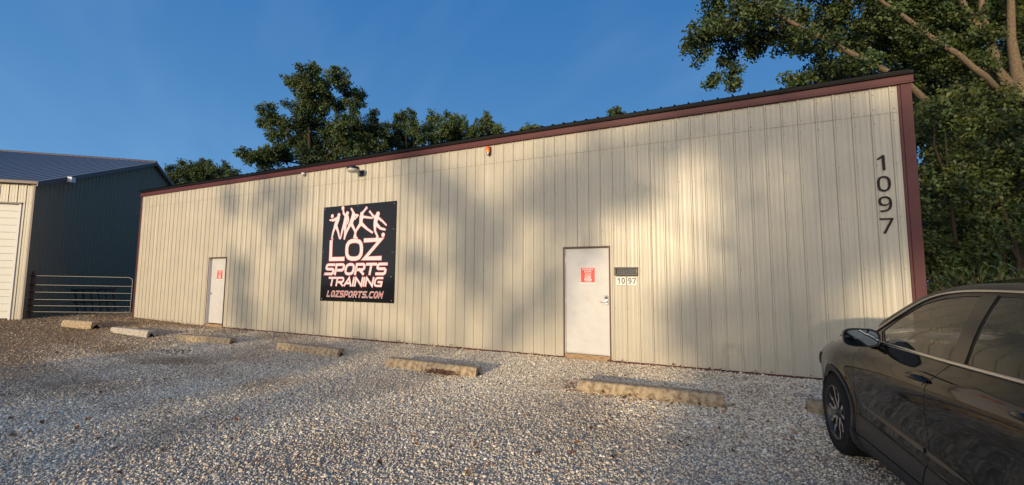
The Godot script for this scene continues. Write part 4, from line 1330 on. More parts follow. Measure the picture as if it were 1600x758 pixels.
# ---------------------------------------------------------------- bodies from joints
func net(bones: Array, cell: float, blend: float) -> ArrayMesh:
	var lo := Vector3.ONE * 1e9
	var hi := -lo
	for b in bones:
		var r: float = maxf(b[2], b[3]) + cell * 2
		for q in [b[0], b[1]]:
			lo = lo.min(q - Vector3.ONE * r)
			hi = hi.max(q + Vector3.ONE * r)
	var n := Vector3i(((hi - lo) / cell).ceil()) + Vector3i.ONE
	var f := PackedFloat32Array()
	f.resize(n.x * n.y * n.z)
	f.fill(1.0)
	var seen := PackedByteArray()
	seen.resize(f.size())
	for b in bones:
		var r: float = maxf(b[2], b[3]) + cell * 2.5
		var a0 := Vector3i((((b[0] as Vector3).min(b[1]) - Vector3.ONE * r - lo) / cell).floor()).clamp(Vector3i.ZERO, n - Vector3i.ONE)
		var a1 := Vector3i((((b[0] as Vector3).max(b[1]) + Vector3.ONE * r - lo) / cell).ceil()).clamp(Vector3i.ZERO, n - Vector3i.ONE)
		var ab: Vector3 = b[1] - b[0]
		var l2 := maxf(ab.length_squared(), 1e-9)
		for x in range(a0.x, a1.x + 1):
			for y in range(a0.y, a1.y + 1):
				for z in range(a0.z, a1.z + 1):
					var p := lo + Vector3(x, y, z) * cell
					var t := clampf((p - b[0]).dot(ab) / l2, 0.0, 1.0)
					var d: float = (p - b[0] - ab * t).length() - lerpf(b[2], b[3], t)
					var i := (x * n.y + y) * n.z + z
					if seen[i]:
						var h := clampf(0.5 + 0.5 * (f[i] - d) / blend, 0.0, 1.0)
						f[i] = lerpf(f[i], d, h) - blend * h * (1.0 - h)
					else:
						f[i] = d
						seen[i] = 1
	var id := {}
	var verts := []
	var corner := [Vector3i(0, 0, 0), Vector3i(1, 0, 0), Vector3i(0, 1, 0), Vector3i(1, 1, 0), Vector3i(0, 0, 1), Vector3i(1, 0, 1), Vector3i(0, 1, 1), Vector3i(1, 1, 1)]
	var edges := [[0, 1], [2, 3], [4, 5], [6, 7], [0, 2], [1, 3], [4, 6], [5, 7], [0, 4], [1, 5], [2, 6], [3, 7]]
	for x in n.x - 1:
		for y in n.y - 1:
			for z in n.z - 1:
				var v := []
				var neg := 0
				for c in corner:
					var q: float = f[((x + c.x) * n.y + y + c.y) * n.z + z + c.z]
					v.append(q)
					if q < 0.0: neg += 1
				if neg == 0 or neg == 8: continue
				var sum := Vector3.ZERO
				var k := 0
				for e in edges:
					if (v[e[0]] < 0.0) != (v[e[1]] < 0.0):
						sum += Vector3(corner[e[0]]).lerp(Vector3(corner[e[1]]), v[e[0]] / (v[e[0]] - v[e[1]]))
						k += 1
				id[(x * n.y + y) * n.z + z] = verts.size()
				verts.append(lo + (Vector3(x, y, z) + sum / k) * cell)
	var st := st_new()
	st.set_smooth_group(1)
	var at := func(x: int, y: int, z: int) -> int: return (x * n.y + y) * n.z + z
	for x in range(1, n.x - 1):
		for y in range(1, n.y - 1):
			for z in range(1, n.z - 1):
				var a: float = f[at.call(x, y, z)]
				for ax in 3:
					var o := Vector3i(1 if ax == 0 else 0, 1 if ax == 1 else 0, 1 if ax == 2 else 0)
					var b: float = f[at.call(x + o.x, y + o.y, z + o.z)]
					if (a < 0.0) == (b < 0.0): continue
					var u := Vector3i(0, 1, 0) if ax == 0 else (Vector3i(0, 0, 1) if ax == 1 else Vector3i(1, 0, 0))
					var w := Vector3i(0, 0, 1) if ax == 0 else (Vector3i(1, 0, 0) if ax == 1 else Vector3i(0, 1, 0))
					var q := []
					for e in [[0, 0], [1, 0], [1, 1], [0, 1]]:
						var c: Vector3i = Vector3i(x, y, z) - u * e[0] - w * e[1]
						var key: int = at.call(c.x, c.y, c.z)
						if id.has(key): q.append(verts[id[key]])
					if q.size() == 4:
						if a < 0.0: quad(st, q[0], q[3], q[2], q[1])
						else: quad(st, q[0], q[1], q[2], q[3])
	return fin(st)

# the one who takes the picture stands behind the lens; only their shadow falls into view
func build_person() -> void:
	var g := ground_y(9.6, 8.5)
	var p := thing("person", "person in dark clothes behind the camera holding up a phone", "person", Vector3(9.60, g, 8.46))
	var hgt := 1.42 - g
	var v := func(x: float, y: float, z: float) -> Vector3: return Vector3(x, y * hgt / 1.40 * 0.985, z)
	var hip := 0.82
	var body := [[v.call(0, 1.19, 0), v.call(0, 0.98, 0.01), 0.135, 0.125], [v.call(-0.10, 1.18, 0), v.call(0.10, 1.18, 0), 0.085, 0.085], [v.call(0, 0.98, 0.01), v.call(0, hip + 0.04, 0), 0.125, 0.14],
		[v.call(-0.09, hip, 0), v.call(-0.11, 0.44, -0.02), 0.095, 0.062], [v.call(-0.11, 0.44, -0.02), v.call(-0.12, 0.09, 0.02), 0.062, 0.042],
		[v.call(0.09, hip, 0), v.call(0.12, 0.44, -0.02), 0.095, 0.062], [v.call(0.12, 0.44, -0.02), v.call(0.13, 0.09, 0.02), 0.062, 0.042],
		[v.call(-0.12, 0.05, 0.03), v.call(-0.13, 0.04, -0.16), 0.045, 0.035], [v.call(0.13, 0.05, 0.03), v.call(0.15, 0.04, -0.16), 0.045, 0.035],
		[v.call(0, 1.22, 0.0), v.call(0, 1.36, -0.02), 0.055, 0.05],
		[v.call(-0.18, 1.19, 0), v.call(-0.33, 1.06, -0.20), 0.055, 0.043], [v.call(-0.33, 1.06, -0.20), v.call(-0.385, 1.37, -0.42), 0.042, 0.028],
		[v.call(0.18, 1.19, 0), v.call(0.06, 1.05, -0.24), 0.055, 0.043], [v.call(0.06, 1.05, -0.24), v.call(-0.165, 1.37, -0.42), 0.042, 0.028]]
	put(net(body, 0.022, 0.035), "body", M.shirt, p)
	var head := [[v.call(0, 1.43, 0), v.call(0, 1.47, 0.01), 0.085, 0.092], [v.call(0, 1.38, -0.045), v.call(0, 1.41, -0.04), 0.048, 0.06], [v.call(0, 1.43, -0.10), v.call(0, 1.405, -0.115), 0.009, 0.014],
		[v.call(-0.088, 1.43, 0.0), v.call(-0.09, 1.40, 0.0), 0.014, 0.01], [v.call(0.088, 1.43, 0.0), v.call(0.09, 1.40, 0.0), 0.014, 0.01], [v.call(-0.02, 1.375, -0.093), v.call(0.02, 1.375, -0.093), 0.008, 0.008], [v.call(0, 1.30, -0.01), v.call(0, 1.38, 0.0), 0.052, 0.055]]
	var hd := put(net(head, 0.010, 0.02), "head", M.skin, p)
	put(net([[v.call(0, 1.46, 0.03), v.call(0, 1.40, 0.05), 0.088, 0.075], [v.call(-0.03, 1.51, -0.02), v.call(0.03, 1.51, -0.02), 0.055, 0.055]], 0.012, 0.03), "hair", M.cabin, hd)
	for e in [-1.0, 1.0]:
		put(lathe([Vector2(0.0, 0.011), Vector2(0.008, 0.008), Vector2(0.011, 0.0)], v.call(0.032 * e, 1.432, -0.083), Vector3(0, 0, -1), 10), "eye", M.plastic_white, hd)
	for s in [[-0.385, -1.0], [-0.165, 1.0]]:
		var c: Vector3 = v.call(s[0], 1.37, -0.42)
		var t := Vector3(s[0] - s[1] * 0.025, 1.447 - g, -0.455)
		var hand := [[c, c.lerp(t, 0.75), 0.026, 0.030]]
		for k in 4:
			var b := c.lerp(t, 0.8) + Vector3(0, 0.018 * (k - 1.5), 0)
			var m := b + Vector3(s[1] * 0.022, 0.010, -0.012)
			var n := m + Vector3(-s[1] * 0.028, 0.006, -0.004)
			hand.append([b, m, 0.0095, 0.009])
			hand.append([m, n, 0.009, 0.008])
		hand.append([c.lerp(t, 0.6), t + Vector3(-s[1] * 0.012, -0.012, 0.03), 0.011, 0.009])
		put(net(hand, 0.006, 0.006), "hand", M.skin, p)
	var ph := thing("phone", "dark phone held up level by the person behind the camera", "phone", Vector3(9.245, 1.408, 7.985))
	put(box(Vector3(0, 0, 0.0), Vector3(0.155, 0.076, 0.0085), 0.003), "case", M.car_gloss_black, ph)
	put(box(Vector3(0.004, 0.003, 0.0087), Vector3(0.151, 0.073, 0.0092)), "screen", M.black_paint, ph)

# ---------------------------------------------------------------- ground
func build_ground() -> void:
	var lines := func(fine_lo: float, fine_hi: float, step: float, far: float) -> Array:
		var o := []
		var v := fine_lo
		while v <= fine_hi + 0.001:
			o.append(v)
			v += step
		var d := step
		v = fine_hi
		while v < far:
			d *= 1.6
			v += d
			o.append(minf(v, far))
		d = step
		v = fine_lo
		while v > -far:
			d *= 1.6
			v -= d
			o.push_front(maxf(v, -far))
		return o
	var xs: Array = lines.call(-24.0, 24.0, 1.0, 900.0)
	var zs: Array = lines.call(-12.0, 24.0, 1.0, 900.0)
	var st := st_new()
	st.set_smooth_group(1)
	for i in xs.size() - 1:
		for j in zs.size() - 1:
			var q := []
			for k in [[0, 1], [1, 1], [1, 0], [0, 0]]:
				var x: float = xs[i + k[0]]
				var z: float = zs[j + k[1]]
				q.append(Vector3(x, ground_y(x, z) - 0.012, z))
			quad(st, q[0], q[1], q[2], q[3])
	var o := put(fin(st), "ground", M.dirt, self)
	tag(o, "brown earth and grass around the gravel lot", "ground", "", "structure")
	# the gravelled lot, brown with dirt towards the gate
	var nz := FastNoiseLite.new()
	nz.seed = 44
	nz.frequency = 0.35
	nz.fractal_octaves = 4
	st = st_new()
	st.set_smooth_group(1)
	var x := -34.0
	while x < 26.0:
		var z := -2.5
		while z < 30.0:
			var q := []
			for k in [[0, 0.4], [0.4, 0.4], [0.4, 0], [0, 0]]:
				var px: float = x + k[0]
				var pz: float = z + k[1]
				q.append(Vector3(px, ground_y(px, pz) + 0.012 * nz.get_noise_2d(px, pz), pz))
			for t in [0, 2, 1, 0, 3, 2]:
				var p: Vector3 = q[t]
				var m := dirtiness(p.x, p.z, nz)
				st.set_color(Color(1, 1, 1).lerp(Color(0.62, 0.46, 0.32), m))
				st.add_vertex(p)
			z += 0.4
		x += 0.4
	o = put(fin(st), "gravel_lot", M.gravel, self)
	tag(o, "pale crushed stone parking lot in front of the metal building", "gravel lot", "", "structure")

func dirtiness(x: float, z: float, nz: FastNoiseLite) -> float:
	var m := smoothstep(0.0, -8.0, x - 0.5 * (z - 2.0)) * 1.05 + 0.55 * nz.get_noise_2d(x * 1.4, z * 1.4)
	m += 0.35 * smoothstep(0.9, 0.0, z) * smoothstep(1.0, -3.0, x)
	m += 0.5 * smoothstep(0.25, 0.7, nz.get_noise_2d(x * 0.7 + 40.0, z * 0.7))
	# packed wheel tracks where cars turn in
	for c in [[3.5, 0.10], [5.1, 0.13], [6.6, 0.05]]:
		var d: float = absf(z - c[0] - c[1] * (x - 2.0) - 0.25 * nz.get_noise_2d(x * 0.6, c[0] * 9.0))
		m += 0.45 * smoothstep(0.55, 0.1, d) * smoothstep(5.5, 0.5, x)
	return clampf(m, 0.0, 1.0)

func multi(called: String, mesh: Mesh, m: Material, buf: PackedFloat32Array, parent: Node3D) -> MultiMeshInstance3D:
	var mm := MultiMesh.new()
	mm.transform_format = MultiMesh.TRANSFORM_3D
	mm.use_colors = true
	mm.mesh = mesh
	mm.instance_count = buf.size() / 16
	mm.buffer = buf
	var o := MultiMeshInstance3D.new()
	o.name = called
	o.multimesh = mm
	o.material_override = m
	parent.add_child(o, true)
	o.set_meta("kind", "stuff")
	return o

func push(buf: PackedFloat32Array, b: Basis, p: Vector3, c: Color) -> void:
	buf.append_array(PackedFloat32Array([b.x.x, b.y.x, b.z.x, p.x, b.x.y, b.y.y, b.z.y, p.y, b.x.z, b.y.z, b.z.z, p.z, c.r, c.g, c.b, 1.0]))

func stone_mesh(seed_: int) -> ArrayMesh:
	var r := RandomNumberGenerator.new()
	r.seed = seed_
	var g := (1.0 + sqrt(5.0)) / 2.0
	var v := []
	for q in [[-1, g, 0], [1, g, 0], [-1, -g, 0], [1, -g, 0], [0, -1, g], [0, 1, g], [0, -1, -g], [0, 1, -g], [g, 0, -1], [g, 0, 1], [-g, 0, -1], [-g, 0, 1]]:
		var p := Vector3(q[0], q[1], q[2]).normalized() * r.randf_range(0.72, 1.2)
		v.append(Vector3(p.x * 1.1, p.y * 0.66, p.z * 0.92))
	var st := st_new()
	for f in [[0, 11, 5], [0, 5, 1], [0, 1, 7], [0, 7, 10], [0, 10, 11], [1, 5, 9], [5, 11, 4], [11, 10, 2], [10, 7, 6], [7, 1, 8], [3, 9, 4], [3, 4, 2], [3, 2, 6], [3, 6, 8], [3, 8, 9], [4, 9, 5], [2, 4, 11], [6, 2, 10], [8, 6, 7], [9, 8, 1]]:
		tri(st, v[f[0]], v[f[1]], v[f[2]])
	return fin(st)

func build_gravel() -> void:
	var nz := FastNoiseLite.new()
	nz.seed = 44
	nz.frequency = 0.35
	nz.fractal_octaves = 4
	var holder := thing("gravel_stones", "loose crushed limestone pebbles covering the parking lot", "gravel")
	holder.set_meta("kind", "stuff")
	var bufs := []
	for i in 5: bufs.append(PackedFloat32Array())
	var heading := -0.4488
	var count := 0
	var tries := 0
	while count < 400000 and tries < 1700000:
		tries += 1
		var r := sqrt(rng.randf_range(6.0, 640.0))
		if r > 7.0 and rng.randf() > pow(7.0 / r, 1.5): continue
		var a := heading + rng.randf_range(-0.96, 0.93)
		var x := CAM.x + sin(a) * r
		var z := CAM.z - cos(a) * r
		if z < 0.012 and x < 12.0 and x > -9.3: continue
		if z < -1.5 or z > 14.0: continue
		if x > 6.60 and x < 7.48 and z < 0.03: continue
		var dirt := dirtiness(x, z, nz)
		if rng.randf() < dirt * 0.7: continue
		var s := rng.randf_range(0.0048, 0.0108)
		if rng.randf() < 0.07: s *= rng.randf_range(1.3, 2.1)
		s *= 1.0 + 0.045 * maxf(0.0, r - 7.0)
		if x > 8.0 and z < 3.0: s *= 1.3
		var t := rng.randf()
		var c := Color(0.60, 0.535, 0.445)
		if t < 0.30: c = Color(0.68, 0.62, 0.53)
		elif t < 0.52: c = Color(0.48, 0.425, 0.355)
		elif t < 0.66: c = Color(0.27, 0.255, 0.24)
		elif t < 0.80: c = Color(0.58, 0.475, 0.35)
		elif t < 0.84: c = Color(0.30, 0.185, 0.11)
		elif t < 0.90: c = Color(0.78, 0.73, 0.65)
		c = c.lerp(Color(0.24, 0.17, 0.105), dirt * 0.7)
		var k := rng.randf_range(0.86, 1.22) * (1.0 + 0.22 * nz.get_noise_2d(x * 0.8 + 9.0, z * 0.8))
		c = Color(minf(c.r * k * 1.16, 0.86), minf(c.g * k * 1.11, 0.82), minf(c.b * k * 1.01, 0.76))
		var b := Basis(Vector3(rng.randfn(), rng.randfn(), rng.randfn()).normalized(), rng.randf() * TAU) if rng.randf() < 0.3 else Basis(Vector3.UP, rng.randf() * TAU)
		push(bufs[count % 5], b * s, Vector3(x, ground_y(x, z) + 0.012 * nz.get_noise_2d(x, z) + s * rng.randf_range(0.08, 0.5), z), c)
		count += 1
	for i in 5: multi("pebbles", stone_mesh(100 + i), M.stone, bufs[i], holder)
	# dead leaves
	var leaf := st_new()
	for q in [[Vector3(-0.5, 0, 0), Vector3(0, 0.12, 0.32), Vector3(0.5, 0.05, 0)], [Vector3(-0.5, 0, 0), Vector3(0.5, 0.05, 0), Vector3(0, 0.16, -0.30)], [Vector3(0.0, 0.12, 0.32), Vector3(0.35, 0.2, 0.36), Vector3(0.5, 0.05, 0)]]:
		tri(leaf, q[0], q[1], q[2])
	var buf := PackedFloat32Array()
	var spots := []
	for i in 150:
		var p := on_ground(rng.randf_range(0, 1280), rng.randf_range(545, 750))
		if p.z < 8 and p.z > 0.05: spots.append([p, 1.0])
	for i in 170:
		var t := rng.randf()
		spots.append([Vector3(lerpf(4.85, 5.35, t) + rng.randfn() * 0.10, 0, lerpf(1.90, 1.94, t) + absf(rng.randfn()) * 0.05), 0.8])
	for i in 260: spots.append([Vector3(rng.randf_range(-9.0, 10.6), 0, 0.03 + absf(rng.randfn()) * 0.07), 0.8])
	for i in 60: spots.append([Vector3(7.3 + rng.randf() * 2.1, 0, 2.0 + absf(rng.randfn()) * 0.06), 0.8])
	for i in 45: spots.append([Vector3(7.35 + rng.randfn() * 0.12, 0, 1.85 + rng.randfn() * 0.12), 0.8])
	for i in 500: spots.append([Vector3(rng.randf_range(-16.0, -3.0), 0, rng.randf_range(0.1, 4.5)), 1.0])
	for q in spots:
		var p: Vector3 = q[0]
		var s = rng.randf_range(0.035, 0.075) * q[1]
		var b := Basis(Vector3.UP, rng.randf() * TAU) * Basis(Vector3.RIGHT, rng.randf_range(-0.6, 0.6)) * Basis(Vector3.FORWARD, rng.randf_range(-0.5, 0.5))
		var c := [Color(0.20, 0.085, 0.045), Color(0.16, 0.065, 0.038), Color(0.24, 0.13, 0.065), Color(0.10, 0.055, 0.035)][rng.randi() % 4] as Color
		push(buf, b * s, Vector3(p.x, ground_y(p.x, p.z) + 0.016 + rng.randf() * 0.02 * (3.0 if q[1] < 0.9 else 1.0), p.z), c)
	var lv := thing("fallen_leaves", "dry red brown leaves scattered over the gravel and along the wall foot", "leaves")
	lv.set_meta("kind", "stuff")
	multi("leaves", fin(leaf), M.dead_leaf, buf, lv)
	# dry tufts by the gate
	buf = PackedFloat32Array()
	var blade := st_new()
	for i in 9:
		var a := TAU * i / 9.0
		var d := Vector3(cos(a), 0, sin(a))
		var w := Vector3(-sin(a), 0, cos(a)) * 0.03
		tri(blade, d * 0.05 - w, d * 0.05 + w, d * 0.45 + Vector3(0, 0.8, 0))
	for i in 420:
		var p := Vector3(rng.randf_range(-15.5, -7.0), 0, 0)
		p.z = rng.randf_range(0.3, 3.6) + maxf(0.0, -12.0 - p.x) * 0.9
		if p.x > -9.4 and rng.randf() < 0.6: continue
		var s := rng.randf_range(0.04, 0.11)
		push(buf, Basis(Vector3.UP, rng.randf() * TAU) * s, Vector3(p.x, ground_y(p.x, p.z), p.z), ([Color(0.20, 0.15, 0.07), Color(0.12, 0.12, 0.045), Color(0.28, 0.21, 0.11)][rng.randi() % 3]) as Color)
	var gr := thing("dry_grass", "short dry grass tufts in the dirt before the pipe gate", "grass")
	gr.set_meta("kind", "stuff")
	multi("tufts", fin(blade), M.blade, buf, gr)

# ---------------------------------------------------------------- trees
func leaf_cluster(n: int, radius: float, size: float, seed_: int) -> ArrayMesh:
	var r := RandomNumberGenerator.new()
	r.seed = seed_
	var st := st_new()
	for i in n:
		var c := Vector3(r.randfn(), r.randfn() * 0.7, r.randfn()).normalized() * radius * pow(r.randf(), 0.5)
		var b := Basis(Vector3(r.randfn(), r.randfn(), r.randfn()).normalized(), r.randf() * TAU)
		var l := size * r.randf_range(0.7, 1.2)
		var w := l * 0.34
		var droop := Vector3(0, -l * 0.12, 0)
		var a0 := c - b.x * l * 0.5
		var a1 := c + b.x * l * 0.5 + droop
		var m0 := c + b.y * w - b.x * l * 0.05 + b.z * l * 0.1
		var m1 := c - b.y * w - b.x * l * 0.05 + b.z * l * 0.1
		tri(st, a0, m0, a1)
		tri(st, a0, a1, m1)
	return fin(st)

var clusters := []

func tree(called: String, label: String, group: String, base: Vector3, trunks: Array, clumps: Array, kind: int, density: float, tint: Color, limbs := 0.5, size := 1.0, bark := "bark") -> void:
	var t := thing(called, label, "tree", base, 0.0, group)
	var st := st_new()
	var hubs := []
	for k in trunks:
		var pts := []
		for q in k[0]:
			pts.append(q - base)
			hubs.append(q - base)
		add_tube(st, pts, k[1], 10)
	for c in clumps:
		if rng.randf() > limbs: continue
		var to: Vector3 = c[0] - base
		var from: Vector3 = hubs[0]
		var best := 1e9
		for h in hubs:
			var d: float = to.distance_to(h) + maxf(0.0, h.y - to.y + 0.5) * 2.0
			if d < best:
				best = d
				from = h
		var mid := from.lerp(to, 0.5) + Vector3(rng.randfn(), rng.randf(), rng.randfn()) * 0.08 * from.distance_to(to)
		var r0: float = clampf(from.distance_to(to) * 0.022, 0.02, 0.12)
		add_tube(st, [from, mid, to], [r0, r0 * 0.65, r0 * 0.25], 6)
	put(fin(st), "trunk", M[bark], t)
	var buf := PackedFloat32Array()
	var ragged := []
	for c in clumps:
		ragged.append([c[0], c[1] * 0.86])
		if kind == 2: continue
		for i in 3:
			var away := Vector3(rng.randfn(), rng.randfn() * 0.8 + 0.15, rng.randfn()).normalized()
			ragged.append([c[0] + away * c[1] * rng.randf_range(0.85, 1.15), c[1] * rng.randf_range(0.26, 0.42)])
	for c in ragged:
		var r: float = c[1]
		var n := int(density * r * r * 9.0) + 2
		for i in n:
			var d := Vector3(rng.randfn(), rng.randfn(), rng.randfn()).normalized()
			var p: Vector3 = c[0] - base + d * r * Vector3(1.0, 0.85, 1.0) * pow(rng.randf(), 0.42) * rng.randf_range(0.75, 1.12)
			var s := rng.randf_range(0.7, 1.25) * size
			var k := rng.randf_range(0.55, 1.55)
			var warm := rng.randf_range(-0.12, 0.32)
			push(buf, Basis(Vector3(rng.randfn(), rng.randfn(), rng.randfn()).normalized(), rng.randf() * TAU) * s, p, Color(tint.r * k * (1.0 + warm), tint.g * k, tint.b * k * (1.0 - warm)))
	multi("crown", clusters[kind], M.leaf, buf, t)

func blobs(list: Array, depth: float, spread: float, sx := 1.0, x0 := 0.0, y0 := 0.0) -> Array:
	var o := []
	for q in list:
		var dd := depth + rng.randf_range(-spread, spread)
		o.append([at_depth(x0 + q[0] / sx, y0 + q[1] / sx, dd), q[2] / sx / FOCAL * dd])
	return o

func ground_under(p: Vector3) -> Vector3:
	return Vector3(p.x, ground_y(p.x, p.z) - 0.1, p.z)

func straight_tree(called: String, label: String, group: String, px: float, depth: float, top_py: float, clumps: Array, kind: int, density: float, tint: Color, r0 := 0.28, size := 1.0) -> void:
	var top := at_depth(px, top_py, depth)
	var b := ground_under(top)
	var bend := Vector3(rng.randfn(), 0, rng.randfn()) * 0.25
	tree(called, label, group, b, [[[b, b.lerp(top, 0.35) + bend, b.lerp(top, 0.7) - bend, top], [r0, r0 * 0.8, r0 * 0.5, r0 * 0.15]]], clumps, kind, density, tint, 0.25, size, "dark_bark")

func build_trees() -> void:
	clusters = [leaf_cluster(16, 0.34, 0.20, 1), leaf_cluster(18, 0.26, 0.125, 2), leaf_cluster(22, 0.7, 0.34, 3)]
	var green := Color(0.050, 0.080, 0.028)
	var back := "trees behind the metal building"
	var z := 3.032
	straight_tree("oak_tree", "tall ragged oak rising above the roof behind the black sign", back, 482, 36.0, 175, blobs([[385, 95, 62], [350, 130, 50], [430, 85, 40], [520, 90, 46], [560, 120, 48], [640, 180, 34], [600, 225, 40], [470, 120, 44], [600, 165, 40], [480, 175, 30], [455, 240, 50], [545, 235, 36], [310, 100, 30], [560, 350, 50], [420, 150, 70], [400, 215, 72], [350, 250, 50], [500, 210, 50], [215, 275, 46], [190, 310, 40], [260, 310, 58], [330, 330, 70], [430, 310, 76], [540, 320, 60], [620, 290, 44], [400, 400, 84], [500, 400, 70], [590, 390, 66], [290, 400, 60], [640, 340, 42], [95, 445, 30], [140, 475, 46], [215, 450, 56], [200, 505, 56], [290, 470, 66], [390, 470, 70], [480, 480, 70], [560, 460, 60], [620, 430, 60]], 36.0, 2.6, z, 350, 90), 0, 6.5, green, 0.42)
	straight_tree("oak_tree", "narrow pointed oak beside the tall oak behind the building", back, 583, 38.0, 185, blobs([[705, 265, 16], [705, 295, 26], [700, 340, 50], [670, 380, 60], [740, 350, 54], [720, 420, 70], [650, 440, 60], [780, 400, 50]], 38.0, 2.0, z, 350, 90), 0, 6.5, green, 0.3)
	straight_tree("oak_tree", "twin topped oak behind the middle of the roof", back, 632, 39.0, 180, blobs([[845, 290, 36], [885, 262, 18], [885, 300, 30], [830, 335, 44], [895, 340, 40], [860, 380, 64], [800, 400, 50], [930, 380, 44], [870, 430, 60]], 39.0, 2.0, z, 350, 90), 0, 6.5, green, 0.3)
	straight_tree("oak_tree", "round topped oak behind the roof left of the orange beacon", back, 700, 41.0, 190, blobs([[1010, 290, 36], [980, 330, 40], [1050, 320, 50], [1110, 300, 42], [1140, 330, 34], [1080, 360, 60], [990, 390, 56], [1130, 380, 46], [1050, 400, 56]], 41.0, 2.0, z, 350, 90), 0, 6.0, Color(0.06, 0.095, 0.030), 0.3)
	straight_tree("oak_tree", "smaller oak whose top shows right above the orange beacon", back, 757, 42.0, 195, blobs([[1235, 300, 34], [1205, 340, 40], [1260, 335, 44], [1300, 352, 30], [1230, 375, 50], [1180, 370, 30]], 42.0, 2.0, z, 350, 90), 0, 6.0, Color(0.06, 0.095, 0.030), 0.3)
	straight_tree("oak_tree", "low treetop just clearing the roof between the beacon and the entrance door", back, 832, 43.0, 205, blobs([[822, 206, 9], [836, 202, 11], [848, 206, 9], [832, 214, 14]], 43.0, 1.0), 0, 6.5, Color(0.07, 0.105, 0.03), 0.2)
	straight_tree("oak_tree", "small pointed treetop poking over the roof above the entrance door", back, 966, 40.0, 185, blobs([[962, 172, 6], [960, 180, 9], [972, 182, 9], [984, 185, 8], [950, 190, 9], [968, 195, 16]], 40.0, 1.0), 0, 7.0, green, 0.2)
	straight_tree("oak_tree", "dense dark round tree between the two buildings", back, 318, 48.0, 268, blobs([[270, 276, 13], [285, 266, 14], [305, 262, 14], [318, 256, 11], [335, 265, 13], [352, 266, 13], [366, 272, 9], [300, 280, 18], [330, 280, 20], [355, 282, 16], [280, 290, 16], [312, 296, 18]], 48.0, 2.0), 0, 7.0, green, 0.3)
	# the wood beyond the right corner
	var wood := "trees of the wood beyond the right corner"
	var d := 15.0
	var b := ground_under(at_depth(1592, 430, d))
	var stems := []
	var stem := func(list: Array, dep: float) -> Array:
		var pts := []
		var rad := []
		for i in list.size():
			var q: Array = list[i]
			var r: float = q[2] / FOCAL * dep * 0.42
			pts.append(at_depth(q[0], q[1], dep + q[3]))
			rad.append(r)
			if i + 1 < list.size():
				var n: Array = list[i + 1]
				pts.append(at_depth((q[0] + n[0]) * 0.5 + rng.randf_range(-4, 4), (q[1] + n[1]) * 0.5 + rng.randf_range(-4, 4), dep + (q[3] + n[3]) * 0.5))
				rad.append((r + n[2] / FOCAL * dep * 0.42) * 0.5 * rng.randf_range(0.94, 1.1))
		return [pts, rad]
	var s0: Array = stem.call([[1596, 300, 24, 0], [1594, 140, 22, 0], [1580, 60, 13, 0], [1584, -60, 10, 0], [1580, -160, 6, 0]], d)
	s0[0].push_front(b)
	s0[1].push_front(0.33)
	stems.append(s0)
	stems.append(stem.call([[1590, 150, 16, 0], [1556, 108, 15, -0.2], [1546, 63, 13, -0.3], [1507, 12, 10, -0.4], [1478, -50, 7, -0.4]], d))
	stems.append(stem.call([[1547, 66, 9, -0.3], [1533, 20, 9, -0.4], [1529, -50, 7, -0.4]], d))
	var crown := []
	for i in 46:
		var px := rng.randf_range(1420, 1720)
		var py := rng.randf_range(-220, 60)
		crown.append([px, py, rng.randf_range(26, 46)])
	for q in [[1440, 95, 40], [1490, 100, 40], [1470, 60, 44], [1520, 60, 30], [1600, 60, 36], [1640, 110, 44], [1440, 30, 44], [1500, 150, 36], [1620, 180, 40], [1580, 195, 30]]: crown.append(q)
	tree("forked_tree", "forked pale barked tree standing in the wood beyond the right corner", wood, b, stems, blobs(crown, d + 1.0, 1.8), 1, 10.0, Color(0.044, 0.070, 0.020), 0.12)
	# the leaning tree whose limbs reach over the roof
	var base2 := ground_under(at_depth(1640, 430, 17.0))
	var lean: Array = stem.call([[1600, 270, 26, 1.0], [1480, 180, 15, 0.0], [1440, 152, 12, -0.3], [1400, 120, 11, -0.5], [1330, 84, 9, -0.8], [1238, 36, 6, -1.0], [1190, 8, 4, -1.0], [1150, -30, 2, -1.0]], 14.4)
	lean[0].push_front(base2)
	lean[1].push_front(0.34)
	var l2: Array = stem.call([[1602, 268, 14, 2.2], [1585, 180, 12, 1.4], [1540, 120, 11, 0], [1497, 85, 10, 0], [1450, 55, 8, 0], [1380, 4, 6, 0], [1330, -50, 4, 0]], 13.8)
	crown = []
	for q in [[1085, 65, 20], [1105, 50, 24], [1100, 78, 18], [1130, 40, 28], [1140, 95, 16], [1150, 60, 28], [1175, 25, 30], [1185, 75, 22], [1190, 55, 26], [1215, 30, 34], [1230, 70, 22], [1255, 40, 34], [1250, 80, 18], [1290, 30, 36], [1285, 75, 24], [1330, 45, 36], [1330, 95, 20], [1370, 40, 40], [1375, 80, 26], [1410, 70, 30], [1120, 10, 30], [1165, -15, 36], [1220, -15, 40], [1280, -20, 44], [1340, -20, 44], [1400, 0, 44], [1142, 128, 9], [1118, 122, 7], [1150, 112, 8], [1112, 128, 5], [1148, 132, 6], [1240, 128, 14], [1265, 118, 20], [1290, 105, 22], [1250, 132, 16], [1310, 118, 16], [1280, -70, 50], [1180, -70, 44], [1370, -80, 50]]: crown.append(q)
	var over := blobs([[1365, 92, 11], [1300, 62, 12], [1262, 52, 12], [1215, 22, 14], [1425, 50, 14], [1475, 68, 10], [1395, 22, 14], [1345, 104, 10], [1180, 14, 12]], 13.2, 0.3)
	tree("leaning_tree", "leaning tree with a long pale limb reaching over the black roof", wood, base2, [lean, l2], blobs(crown, 15.4, 1.2) + over, 1, 11.0, Color(0.043, 0.069, 0.020), 0.06)
